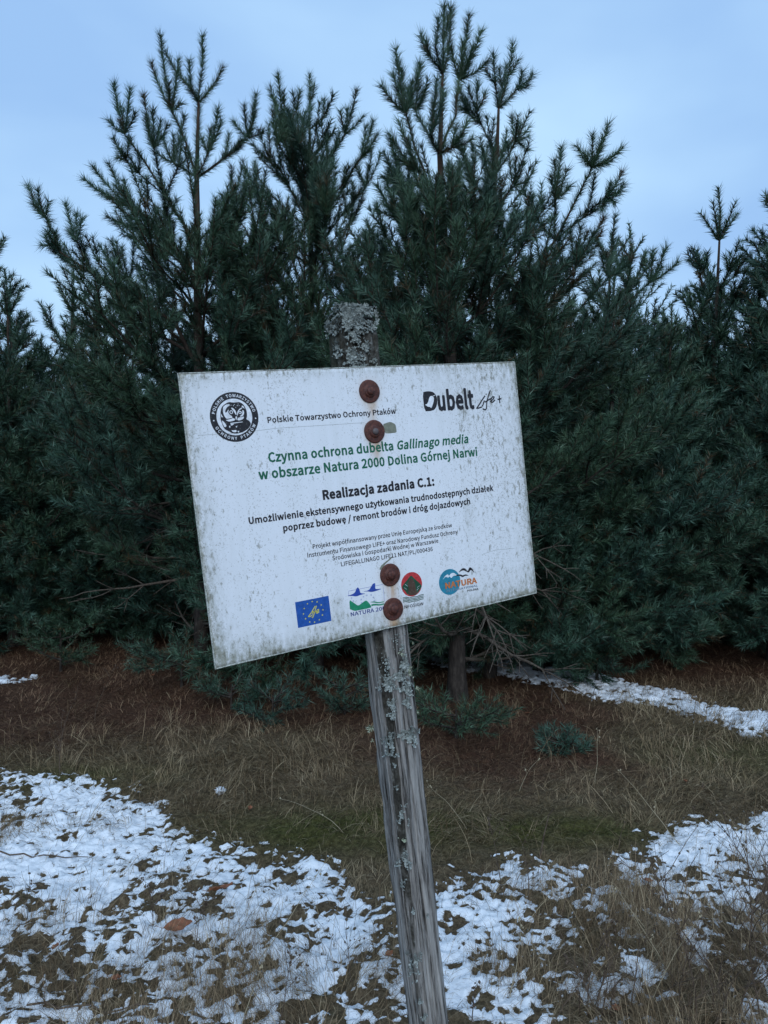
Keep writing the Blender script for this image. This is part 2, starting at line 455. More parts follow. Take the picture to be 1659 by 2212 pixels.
# outlines of the letters used on the board (own units, closed contours)
GLYPHS = ''' |78|
+|194|84,41 110,41 110,117 181,117 181,141 110,141 110,218 84,218 84,141 13,141 13,117 84,117
.|97|49,-5 65,2 72,20 65,37 49,44 32,37 26,20 32,2
/|137|4,-63 27,-63 132,278 109,278
0|194|97,-5 156,29 177,129 156,229 97,261 39,229 18,129 39,29|97,21 62,47 48,129 62,211 97,236 133,211 146,129 133,47
1|194|31,0 172,0 172,27 120,27 120,257 96,257 42,238 42,218 88,218 88,27 31,27
2|194|15,0 177,0 177,28 106,28 64,25 137,108 165,186 144,241 90,261 47,251 14,224 33,206 57,227 86,235 121,221 133,185 120,138 82,83 15,19
3|194|92,-5 151,15 175,69 159,112 120,134 120,136 153,158 166,197 145,244 91,261 52,253 20,231 37,210 61,228 90,235 122,224 133,195 118,160 62,146 62,121 125,107 142,70 128,35 90,22 53,31 27,51 10,31 42,6
4|194|119,0 149,0 149,71 183,71 183,96 149,96 149,257 114,257 7,92 7,71 119,71|119,96 40,96 99,184 119,222 121,222 119,175
6|194|105,-5 157,18 179,79 160,139 108,159 77,151 50,129 70,212 116,235 138,230 157,215 175,235 149,254 114,261 48,230 20,123 44,27|50,103 77,128 103,136 137,120 149,79 136,37 105,21 67,42
:|97|49,137 65,143 72,161 65,179 49,186 32,179 26,161 32,143|49,-5 65,2 72,20 65,37 49,44 32,37 26,20 32,2
A|213|1,0 34,0 59,78 153,78 177,0 211,0 124,257 88,257|67,104 79,144 105,230 106,230 132,144 145,104
C|223|132,-5 176,5 211,32 193,53 166,32 133,24 75,52 54,129 76,205 134,233 164,226 187,209 204,230 175,252 134,261 53,226 20,128 52,31
D|241|35,0 101,0 190,34 220,129 189,224 99,257 35,257|68,27 68,230 97,230 165,204 187,129 165,54 97,27
E|206|35,0 187,0 187,28 68,28 68,121 165,121 165,149 68,149 68,229 183,229 183,257 35,257
F|193|35,0 68,0 68,115 166,115 166,143 68,143 68,229 183,229 183,257 35,257
G|241|136,-5 182,4 215,25 215,133 131,133 131,106 186,106 186,39 165,28 139,24 76,52 54,129 77,205 139,233 171,226 194,209 212,230 183,251 138,261 54,226 20,128 53,31
H|255|35,0 68,0 68,121 187,121 187,0 220,0 220,257 187,257 187,149 68,149 68,257 35,257
I|103|35,0 68,0 68,257 35,257
K|226|35,0 68,0 68,81 112,134 189,0 225,0 132,159 213,257 176,257 68,128 68,257 35,257
L|190|35,0 180,0 180,28 68,28 68,257 35,257
N|253|35,0 66,0 66,135 62,215 63,215 91,162 185,0 218,0 218,257 187,257 187,123 192,42 190,42 162,95 68,257 35,257
O|260|130,-5 209,31 239,129 209,226 130,261 51,226 20,129 51,31|130,24 74,52 54,129 74,205 130,233 185,205 206,129 185,52
P|222|35,0 68,0 68,102 110,102 178,121 204,181 178,240 109,257 35,257|68,129 68,230 104,230 155,220 172,181 156,141 106,129
R|222|68,135 68,230 111,230 157,220 173,185 157,147 111,135|176,0 213,0 147,112 189,137 205,185 180,241 116,257 35,257 35,0 68,0 68,109 114,109
S|209|106,-5 170,17 194,68 178,112 141,137 104,153 75,168 62,196 75,223 110,233 142,226 168,209 185,230 152,252 110,261 52,242 29,193 46,150 81,127 118,111 148,94 161,65 146,35 107,24 68,33 36,56 17,33 56,6
T|210|89,0 121,0 121,229 199,229 199,257 11,257 11,229 89,229
U|252|126,-5 192,20 218,106 218,257 187,257 187,105 170,41 126,24 84,41 67,105 67,257 34,257 34,106 61,20
W|307|63,0 102,0 140,155 153,213 154,213 167,155 206,0 245,0 298,257 267,257 239,117 225,34 223,34 205,117 169,257 140,257 104,117 86,34 85,34 69,117 42,257 9,257
Y|186|77,0 109,0 109,99 186,257 153,257 120,184 94,128 92,128 67,184 34,257 0,257 77,99
Z|211|18,0 195,0 195,28 57,28 193,237 193,257 30,257 30,229 153,229 18,20
a|197|76,-5 109,3 139,23 140,23 143,0 169,0 169,117 154,174 103,195 61,187 29,170 41,148 67,162 98,168 129,154 137,120 49,97 21,49 36,10|85,21 61,28 51,51 70,82 137,99 137,46 111,28
b|216|116,-5 173,22 199,98 179,169 123,195 92,187 63,168 64,202 64,279 32,279 32,0 58,0 61,20 62,20 89,2|111,22 89,27 64,42 64,142 90,161 115,168 154,149 165,98 150,42
c|179|107,-5 140,2 169,19 155,41 134,28 110,22 67,42 51,95 68,148 111,168 131,164 149,152 165,173 142,188 110,195 46,169 18,95 44,22
d|217|97,-5 129,3 155,22 156,22 159,0 185,0 185,279 153,279 153,206 154,173 130,189 101,195 43,168 19,95 40,21|104,22 65,42 51,95 68,148 106,168 130,163 153,148 153,48 129,29
e|194|109,-5 144,1 172,15 160,36 138,25 113,21 68,39 50,88 178,88 179,106 160,171 103,195 44,168 18,95 45,22|49,110 68,154 104,169 139,154 151,110
f|114|12,164 37,164 37,0 69,0 69,164 110,164 110,190 69,190 69,220 76,248 96,258 118,252 125,277 93,283 51,266 37,221 37,190 12,188
g|197|96,-88 166,-68 193,-22 176,13 126,23 89,23 63,29 56,44 59,57 68,67 96,60 145,78 166,126 161,149 150,166 189,166 189,190 123,190 96,195 46,177 25,127 33,97 50,76 50,75 35,60 29,39 34,20 46,8 46,6 25,-13 18,-37 40,-74|96,82 68,94 56,127 68,160 96,172 125,160 137,127 125,94|101,-65 60,-56 46,-32 50,-16 65,0 90,-3 123,-3 151,-8 161,-27 145,-54
h|213|32,0 64,0 64,138 90,160 116,167 144,155 152,116 152,0 184,0 184,120 170,176 126,195 91,186 63,163 64,202 64,279 32,279
i|96|32,0 64,0 64,190 32,190|48,229 64,235 70,251 64,266 48,271 33,266 27,251 33,235
j|96|12,-85 53,-68 64,-22 64,190 33,190 33,-22 28,-49 9,-59 -9,-56 -15,-80|48,229 64,235 70,251 64,266 48,271 33,266 27,251 33,235
k|193|32,0 64,0 64,50 99,92 155,0 190,0 118,113 181,190 146,190 65,90 64,90 64,279 32,279
l|99|66,-5 84,-2 80,23 73,22 67,25 64,36 64,279 32,279 32,38 40,7
m|324|32,0 64,0 64,138 89,160 112,167 139,155 147,116 147,0 179,0 179,138 204,160 227,167 254,155 263,116 263,0 294,0 294,120 280,176 237,195 204,185 174,159 156,185 121,195 90,186 62,162 58,190 32,190
n|214|32,0 64,0 64,138 90,160 116,167 144,155 152,116 152,0 184,0 184,120 170,176 126,195 91,186 62,162 58,190 32,190
o|212|106,-5 167,22 194,95 167,169 106,195 45,169 18,95 45,22|106,22 66,42 51,95 66,148 106,168 146,148 161,95 146,42
p|217|32,-80 64,-80 64,-16 63,18 90,1 116,-5 173,22 199,98 179,169 123,195 91,187 62,168 58,190 32,190|111,22 89,27 64,42 64,142 91,161 115,168 154,149 165,98 150,42
r|136|32,0 64,0 64,122 87,156 112,166 131,163 137,191 116,195 86,184 62,155 58,190 32,190
s|164|82,-5 133,12 151,52 132,90 93,110 65,122 52,143 61,162 88,170 111,165 131,153 146,173 120,189 87,195 39,179 22,141 39,105 77,86 107,72 120,50 111,29 83,20 53,27 27,43 11,22 43,3
t|132|92,-5 127,2 121,27 99,21 76,31 70,58 70,164 121,164 121,190 70,190 70,244 43,244 40,190 9,188 9,164 38,164 38,59 50,13
u|213|88,-5 122,5 151,30 152,30 154,0 181,0 181,190 149,190 149,55 124,31 97,23 70,35 62,74 62,190 29,190 29,70 44,14
w|281|62,0 99,0 126,102 139,157 141,157 154,103 181,0 220,0 272,190 241,190 213,80 202,27 200,27 187,80 157,190 126,190 96,80 83,27 82,27 70,80 42,190 9,190
y|182|35,-82 80,-63 106,-16 178,190 147,190 112,85 97,31 95,31 76,85 38,190 5,190 81,0 77,-15 60,-44 34,-56 19,-53 13,-78
z|166|12,0 156,0 156,26 53,26 153,173 153,190 23,190 23,164 112,164 12,17
Ó|260|130,-5 209,31 239,129 209,226 130,261 51,226 20,129 51,31|130,24 74,52 54,129 74,205 130,233 185,205 206,129 185,52|114,295 176,355 153,376 98,311
ó|212|106,-5 167,22 194,95 167,169 106,195 45,169 18,95 45,22|106,22 66,42 51,95 66,148 106,168 146,148 161,95 146,42|100,224 162,284 139,305 84,240
ą|197|76,-5 109,3 139,23 140,23 143,0 169,0 169,117 154,174 103,195 61,187 29,170 41,148 67,162 98,168 129,154 137,120 49,97 21,49 36,10|85,21 61,28 51,51 70,82 137,99 137,46 111,28|130,-7 112,-28 108,-48 116,-64 136,-70 152,-66 148,-50 136,-52 130,-42 138,-24 152,-7
ę|194|109,-5 144,1 172,15 160,36 138,25 113,21 68,39 50,88 178,88 179,106 160,171 103,195 44,168 18,95 45,22|49,110 68,154 104,169 139,154 151,110|110,-7 92,-28 88,-48 96,-64 116,-70 132,-66 128,-50 116,-52 110,-42 118,-24 132,-7
ł|113|66,-5 84,-2 80,23 73,22 67,25 64,36 64,279 32,279 32,38 40,7|6,105 29,121 29,149 6,133|67,141 92,158 92,186 67,169
Ś|209|106,-5 170,17 194,68 178,112 141,137 104,153 75,168 62,196 75,223 110,233 142,226 168,209 185,230 152,252 110,261 52,242 29,193 46,150 81,127 118,111 148,94 161,65 146,35 107,24 68,33 36,56 17,33 56,6|90,295 152,355 129,376 74,311
ś|164|82,-5 133,12 151,52 132,90 93,110 65,122 52,143 61,162 88,170 111,165 131,153 146,173 120,189 87,195 39,179 22,141 39,105 77,86 107,72 120,50 111,29 83,20 53,27 27,43 11,22 43,3|66,229 128,289 105,310 50,245
ż|166|12,0 156,0 156,26 53,26 153,173 153,190 23,190 23,164 112,164 12,17|65,215 78,201 92,201 104,215 104,229 92,243 78,243 65,229
ń|214|32,0 64,0 64,138 90,160 116,167 144,155 152,116 152,0 184,0 184,120 170,176 126,195 91,186 62,162 58,190 32,190|93,229 155,289 132,310 77,245'''
# lines of print: words, start and end of the base line, capital height (mm), weight, colour
TEXT=[('text_line', 'Polskie Towarzystwo Ochrony Ptaków', 142.6, -90.7, 400.5, -90.4, 9.7, 11, 'ink'),
('text_line', 'Czynna ochrona dubelta Gallinago media', 136.3, -158.2, 561.2, -158.8, 16.0, 13, 'green'),
('text_line', 'w obszarze Natura 2000 Dolina Górnej Narwi', 116.2, -186.0, 581.2, -186.7, 16.2, 13, 'green'),
('text_line', 'Realizacja zadania C.1:', 229.8, -234.6, 470.7, -234.9, 15.8, 19, 'ink'),
('text_line', 'Umożliwienie ekstensywnego użytkowania trudnodostępnych działek', 87.7, -259.8, 611.3, -261.7, 11.2, 14, 'ink'),
('text_line', 'poprzez budowę / remont brodów i dróg dojazdowych', 148.0, -280.9, 551.5, -282.0, 11.2, 14, 'ink'),
('text_line', 'Projekt współfinansowany przez Unię Europejską ze środków', 199.3, -319.6, 501.1, -322.1, 7.8, 6, 'ink'),
('text_line', 'Instrumentu Finansowego LIFE+ oraz Narodowy Fundusz Ochrony', 187.1, -333.5, 513.1, -337.1, 7.8, 6, 'ink'),
('text_line', 'Środowiska i Gospodarki Wodnej w Warszawie', 235.2, -346.5, 465.6, -348.1, 7.8, 6, 'ink'),
('text_line', 'LIFEGALLINAGO LIFE11 NAT/PL/000436', 250.5, -359.9, 450.7, -362.2, 7.8, 6, 'ink'),
('natura_caption', 'NATURA 2000', 258.4, -454.6, 339.3, -456.7, 7.0, 8, 'navy'),
('fund_caption', 'NFOŚiGW', 373.0, -462.5, 416.5, -463.6, 5.6, 7, 'ink'),
('orange_lettering', 'NATURA', 469.9, -441.3, 547.1, -443.1, 11.2, 14, 'orange'),
('pale_lettering', 'INTERNATIONAL', 470.6, -448.9, 549.0, -450.5, 4.2, 6, 'slate'),
('dark_lettering', 'POLSKA', 521.7, -456.7, 549.2, -457.4, 3.7, 8, 'ink'),
('dubelt_lettering', 'ubelt', 496.6, -89.1, 583.5, -90.0, 35.3, 16, 'ink')]
SHAPES=[('owl_emblem', [('ink', 0, 'd', (85.8, -76.9, 42.0)),
('board', 1, 'd', (85.8, -76.9, 30.9)),
('ink', 2, 'p', [(62.6, -67.6), (65.4, -59.5), (71.7, -54.3), (79.2, -51.2), (85.5, -52.6), (92.0, -52.6), (97.8, -52.4), (103.1, -56.0), (106.7, -62.5), (108.3, -69.7), (107.7, -77.4), (105.6, -82.2), (110.4, -84.6), (113.4, -90.5), (108.0, -97.9), (98.6, -102.8), (88.1, -105.2), (79.5, -104.6), (71.6, -99.4), (66.9, -97.0), (64.1, -91.2), (62.2, -84.2), (61.3, -77.2)]),
('board', 3, 'p', [(67.5, -59.6), (73.0, -55.4), (79.1, -54.7), (80.3, -56.8), (74.5, -60.0), (71.4, -64.7), (70.5, -68.8), (74.5, -65.5), (77.6, -63.6), (75.6, -68.4), (77.9, -72.7), (81.2, -75.0), (82.2, -77.9), (80.0, -78.4), (72.0, -79.6), (69.0, -75.6), (66.9, -69.2)]),
('board', 3, 'p', [(71.9, -80.7), (79.8, -79.8), (82.2, -78.5), (86.3, -80.2), (85.2, -82.9), (75.0, -84.3), (69.7, -81.2)]),
('board', 3, 'p', [(81.5, -61.1), (84.4, -61.2), (88.8, -66.4), (89.8, -72.0), (88.8, -74.8), (86.3, -69.0), (82.6, -63.9)]),
('board', 3, 'p', [(90.3, -74.2), (91.3, -69.3), (94.8, -64.6), (100.3, -61.5), (100.7, -63.6), (95.3, -66.1), (93.0, -70.1), (91.2, -75.6)]),
('board', 3, 'p', [(100.4, -65.7), (103.2, -67.2), (103.2, -72.2), (100.5, -76.2), (96.0, -77.3), (94.8, -75.9), (98.6, -74.0), (100.6, -69.9)]),
('board', 3, 'p', [(91.5, -78.5), (95.9, -78.0), (102.6, -77.1), (100.6, -81.1), (93.8, -83.5), (89.6, -82.5)]),
('board', 3, 'p', [(87.5, -76.1), (90.4, -76.3), (89.6, -79.7), (87.7, -82.8), (87.1, -79.6)]),
('board', 3, 'p', [(100.7, -58.0), (104.0, -60.3), (105.0, -64.5), (103.1, -62.3), (100.3, -61.5)]),
('board', 3, 'p', [(63.0, -69.7), (64.9, -74.0), (66.1, -76.1), (63.2, -75.9)]),
('board', 3, 'p', [(63.3, -80.8), (67.7, -85.3), (70.5, -91.0), (66.7, -93.5), (64.5, -88.5), (63.5, -85.0)]),
('board', 3, 'p', [(78.1, -88.0), (83.8, -88.1), (80.6, -90.7), (77.0, -90.8)]),
('board', 3, 'p', [(77.5, -98.1), (80.9, -99.4), (86.0, -98.7), (86.4, -101.9), (82.7, -102.7), (78.6, -101.0)]),
('board', 3, 'p', [(74.9, -90.6), (76.8, -92.1), (75.8, -94.9), (74.2, -93.3)]),
('board', 3, 'p', [(87.6, -100.6), (90.8, -100.8), (90.1, -103.6), (88.4, -102.8)]),
('board', 3, 'p', [(85.3, -93.4), (88.8, -91.6), (87.3, -95.0)]),
('board', 3, 'p', [(76.8, -86.6), (98.6, -85.6), (98.8, -86.6), (77.4, -88.0)]),
('board', 3, 'd', (82.1, -56.9, 0.6)),
('board', 3, 'd', (86.2, -57.9, 0.7)),
('board', 3, 'd', (87.9, -55.9, 0.6)),
('board', 3, 'd', (89.8, -60.9, 0.6)),
('board', 3, 'd', (92.7, -58.2, 0.7)),
('board', 3, 'd', (94.5, -55.5, 0.6)),
('board', 3, 'd', (95.9, -58.4, 0.6)),
('board', 3, 'd', (49.6, -80.8, 1.2)),
('board', 3, 'd', (122.3, -81.5, 1.2)),
('ink', 4, 'p', [(71.0, -65.3), (76.2, -63.6), (74.3, -66.9), (71.2, -69.2)]),
('ink', 4, 'd', (80.9, -68.5, 4.4)),
('board', 5, 'd', (80.9, -68.5, 3.1)),
('ink', 6, 'd', (80.9, -68.5, 1.8)),
('board', 5, 'd', (96.3, -70.0, 2.6)),
('ink', 6, 'd', (95.9, -70.0, 1.4)),
('ink', 4, 's', ([(71.9, -80.3), (75.6, -79.5), (80.0, -78.8)], 1.3))]),
('snipe_emblem', [('ink', 0, 'p', [(464.7, -53.1), (472.9, -51.7), (480.9, -51.7), (489.2, -53.6), (494.7, -59.0), (497.2, -67.0), (496.1, -76.0), (493.0, -83.7), (486.9, -89.0), (478.7, -90.3), (464.6, -90.3)]),
('board', 1, 'p', [(467.0, -77.1), (473.0, -76.1), (476.4, -70.4), (478.7, -64.3), (482.4, -60.9), (487.1, -61.6), (489.8, -65.5), (488.6, -71.1), (485.0, -78.8), (480.7, -85.2), (478.6, -82.2), (473.1, -81.5)]),
('board', 1, 's', ([(485.9, -62.4), (493.2, -59.9)], 1.0))]),
('life_lettering', [('ink', 0, 's', ([(614.4, -67.2), (606.2, -75.0), (593.5, -88.3), (589.6, -91.5), (595.5, -91.2), (603.8, -89.3)], 2.9)),
('ink', 0, 's', ([(611.3, -76.4), (607.3, -84.4), (604.5, -88.4)], 2.9)),
('ink', 0, 's', ([(616.5, -64.7), (618.4, -63.9)], 2.9)),
('ink', 0, 's', ([(629.0, -56.9), (624.5, -64.2), (617.2, -80.2), (614.7, -93.0), (611.7, -95.9), (606.7, -94.2), (605.7, -92.5)], 2.9)),
('ink', 0, 's', ([(611.9, -80.4), (623.7, -75.4), (631.4, -72.7)], 2.9)),
('ink', 0, 's', ([(625.5, -80.2), (634.1, -75.2), (637.6, -70.7), (633.2, -70.2), (628.2, -74.9), (627.7, -80.8), (631.8, -81.5), (638.9, -76.7)], 2.9)),
('ink', 0, 's', ([(645.2, -76.5), (655.6, -75.2)], 2.9)),
('ink', 0, 's', ([(650.4, -68.3), (650.2, -84.4)], 2.9))]),
('european_flag', [('blue', 0, 'p', [(154.2, -408.3), (219.4, -408.5), (219.6, -454.9), (154.3, -454.6)]),
('yellow', 1, 't', (186.7, -413.0, 1.9)),
('yellow', 1, 't', (195.9, -415.5, 1.9)),
('yellow', 1, 't', (203.1, -422.4, 1.9)),
('yellow', 1, 't', (205.5, -431.8, 2.0)),
('yellow', 1, 't', (203.2, -440.9, 2.0)),
('yellow', 1, 't', (196.3, -448.2, 1.9)),
('yellow', 1, 't', (186.5, -450.5, 1.9)),
('yellow', 1, 't', (177.4, -448.3, 1.9)),
('yellow', 1, 't', (170.3, -441.1, 1.9)),
('yellow', 1, 't', (167.5, -431.8, 1.9)),
('yellow', 1, 't', (170.0, -422.6, 1.9)),
('yellow', 1, 't', (177.1, -415.2, 1.9)),
('yellow', 1, 's', ([(191.5, -422.0), (183.0, -431.9), (176.0, -438.5), (178.6, -439.0), (183.6, -437.5)], 1.6)),
('yellow', 1, 's', ([(186.5, -430.0), (183.8, -436.3)], 1.6)),
('yellow', 1, 's', ([(189.2, -425.5), (189.8, -425.2)], 1.6)),
('yellow', 1, 's', ([(193.7, -421.9), (190.7, -428.9), (186.2, -438.1), (183.8, -442.1), (182.5, -440.3)], 1.6)),
('yellow', 1, 's', ([(184.2, -433.1), (192.5, -431.2)], 1.6)),
('yellow', 1, 's', ([(190.9, -435.2), (196.5, -432.0), (197.6, -429.2), (194.0, -430.0), (191.6, -434.1), (193.6, -435.7), (197.9, -433.8)], 1.6))]),
('natura_emblem', [('violet', 0, 's', ([(259.4, -417.0), (260.1, -407.6), (332.5, -407.9), (332.0, -440.6)], 0.6)),
('cobalt', 1, 'p', [(255.3, -415.7), (266.8, -414.8), (273.5, -411.9), (275.9, -406.1), (280.3, -403.5), (283.1, -410.5), (283.3, -415.8), (295.2, -418.7), (283.5, -418.9), (274.7, -420.4), (265.1, -417.3)]),
('cobalt', 1, 'p', [(287.9, -414.0), (301.7, -413.4), (305.7, -409.4), (311.2, -403.1), (316.9, -402.0), (315.5, -411.2), (316.3, -414.2), (330.3, -415.7), (317.3, -417.6), (306.9, -418.0), (298.6, -414.9)]),
('leaf', 1, 'p', [(259.4, -423.7), (265.1, -428.4), (269.0, -431.8), (276.2, -438.3), (284.4, -434.7), (293.6, -430.7), (298.8, -436.4), (303.1, -444.1), (302.7, -446.9), (258.6, -446.1)]),
('leaf', 1, 'p', [(300.3, -435.9), (310.6, -436.0), (319.0, -439.8), (330.9, -439.9), (331.3, -441.6), (318.7, -441.6), (310.2, -438.6)]),
('leaf', 1, 'p', [(302.9, -440.4), (312.8, -441.2), (321.4, -443.9), (331.3, -443.7), (331.6, -445.9), (321.1, -446.5), (309.6, -443.8), (303.6, -444.2)]),
('lilac', 1, 't', (264.6, -421.3, 2.2)),
('lilac', 1, 't', (267.2, -427.5, 2.2)),
('lilac', 1, 't', (283.9, -427.6, 2.2)),
('lilac', 1, 't', (283.6, -434.1, 2.2)),
('lilac', 1, 't', (289.3, -423.4, 2.2)),
('lilac', 1, 't', (296.5, -422.1, 2.2)),
('lilac', 1, 't', (305.4, -423.0, 2.2)),
('lilac', 1, 't', (309.4, -428.5, 2.2)),
('lilac', 1, 't', (310.7, -434.8, 2.2))]),
('tree_emblem', [('red', 0, 'd', (395.0, -418.8, 23.5)),
('deepgreen', 1, 'p', [(395.4, -400.8), (401.7, -408.3), (407.8, -414.3), (418.1, -425.6), (412.6, -432.0), (404.7, -439.5), (383.0, -437.4), (379.4, -429.5), (372.1, -421.4), (378.2, -414.4), (385.0, -409.7)]),
('brown', 2, 'p', [(395.0, -404.5), (402.8, -416.7), (402.5, -426.9), (406.0, -441.7), (382.8, -439.0), (387.5, -426.9), (385.7, -415.8)]),
('board', 2, 's', ([(377.2, -422.3), (382.8, -426.6)], 0.5)),
('board', 2, 's', ([(380.1, -416.1), (385.7, -421.2)], 0.5)),
('board', 2, 's', ([(412.2, -424.6), (406.2, -427.6)], 0.5)),
('board', 2, 's', ([(409.1, -429.5), (404.9, -432.2)], 0.5)),
('deepgreen', 3, 's', ([(372.3, -441.1), (379.5, -441.1), (386.8, -444.1), (394.7, -443.4), (404.0, -444.6), (410.5, -443.1), (419.1, -443.0)], 1.3)),
('deepgreen', 3, 's', ([(372.0, -443.8), (379.1, -443.8), (386.5, -446.8), (394.4, -446.2), (403.7, -447.4), (410.2, -445.9), (418.8, -445.8)], 1.3)),
('deepgreen', 3, 's', ([(371.6, -446.6), (378.8, -446.6), (386.1, -449.6), (394.0, -448.9), (403.3, -450.2), (409.8, -448.7), (418.4, -448.6)], 1.3)),
('deepgreen', 3, 's', ([(371.3, -449.4), (378.4, -449.4), (385.8, -452.4), (393.7, -451.7), (403.0, -452.9), (409.5, -451.5), (418.0, -451.4)], 1.3))]),
('globe_emblem', [('teal', 0, 'd', (482.6, -429.7, 25.7)),
('board', 1, 'p', [(465.6, -423.1), (473.8, -415.3), (479.6, -413.8), (482.4, -417.7), (487.3, -413.2), (495.0, -413.4), (503.0, -421.2), (495.6, -419.1), (490.8, -419.9), (487.1, -423.2), (483.7, -418.2), (480.0, -420.9), (473.5, -417.5)]),
('ink', 2, 'p', [(504.7, -415.6), (512.3, -409.0), (518.3, -407.5), (523.1, -409.7), (527.8, -416.2), (532.7, -409.1), (536.2, -409.1), (540.4, -413.5), (544.4, -423.0), (538.7, -416.0), (534.8, -414.5), (530.1, -419.4), (523.1, -414.8), (516.1, -411.4)]),
('ink', 2, 'p', [(493.4, -420.7), (505.1, -418.2), (511.6, -419.9), (514.7, -422.4), (521.7, -420.8), (530.4, -425.1), (519.6, -423.8), (514.2, -426.2), (507.4, -421.1)])]),
('grime_patch', [('lichen', 0, 'p', [(369.4, -108.4), (376.3, -107.1), (386.1, -104.8), (396.8, -110.3), (397.5, -118.6), (397.8, -126.3), (383.3, -126.8), (371.0, -125.8)]),
('lichen', 0, 'p', [(328.0, -379.7), (331.8, -373.2), (340.0, -368.0), (352.7, -362.1), (362.5, -356.2), (356.2, -363.2), (345.9, -368.4), (339.3, -373.1), (334.9, -379.8)])])]

# ------------------------------------------------------------------ pines
UP = np.array([0, 0, 1.0])
DENS, WID = 1.85, 1.75      # needles per metre of shoot, their breadth


def rv(s=1.0):
    return np.array([random.gauss(0, s), random.gauss(0, s), random.gauss(0, s)])


def perp(d):
    a = np.cross(d, UP if abs(d[2]) < 0.9 else np.array([1.0, 0, 0]))
    a = unit(a)
    return a, np.cross(d, a)


class Limb:
    """collects the woody segments of one branch, and where its needles grow"""
    def __init__(s):
        s.seg = []      # p0, p1, r0, r1
        s.nd = []       # p0, p1, density, length

    def add(s, p0, p1, r0, r1, age, dens=1.0, nl=0.074):
        s.seg.append((p0, p1, r0, r1))
        k = {0: 1.0, 1: 0.95, 2: 0.62, 3: 0.25}.get(age, 0.0)
        if k * dens > 0.02:
            s.nd.append((p0, p1, k * dens, nl))


def grow(lb, p, d, years, seglen, order, up=0.35, lat=2, dens=1.0, maxlat=3, dead=False, nl=0.074):
    """one annual shoot after another, with side shoots at each node"""
    for i in range(years):
        age = years - 1 - i
        ln = seglen * random.uniform(0.75, 1.15) * (1.0 if age or order else 0.9)
        d = unit(d + UP * up * (0.35 + 0.65 * (i + 1) / years) * 0.5 + rv(0.07))
        mid = p + d * ln * 0.5 + rv(0.008)
        d2 = unit(d + UP * up * 0.25)
        q = mid + d2 * ln * 0.5
        r0 = 0.0022 + 0.0020 * (years - i) ** 1.25 * (0.8 if order else 1.0)
        r1 = 0.0022 + 0.0020 * (years - i - 1) ** 1.25 * (0.8 if order else 1.0)
        dn = 0 if dead else dens
        if order < 2:
            lb.add(p, mid, r0, (r0 + r1) / 2, age, dn, nl)
            lb.add(mid, q, (r0 + r1) / 2, r1, age, dn, nl)
        else:
            lb.add(p, q, r0, r1, age, dn, nl)
        p, d = q, d2
        if age >= 1 and order < 3:
            k = lat + (1 if random.random() < 0.35 else 0) if age <= maxlat + 1 else lat
            if age > maxlat + 2 and random.random() < 0.5:
                k -= 1
            a, b = perp(d)
            ph = random.uniform(0, 6.28)
            for j in range(k):
                t = ph + 6.283 * j / max(k, 1) + random.uniform(-.4, .4)
                side = a * math.cos(t) + b * math.sin(t) * 0.6
                dd = unit(d * 0.75 + side * 0.8 + UP * 0.12)
                yr = min(age, maxlat) - (1 if random.random() < 0.3 else 0)
                if yr < 1:
                    continue
                grow(lb, p, dd, yr, seglen * random.uniform(0.62, 0.85), order + 1, up, lat, dens, maxlat - 1, dead, nl)


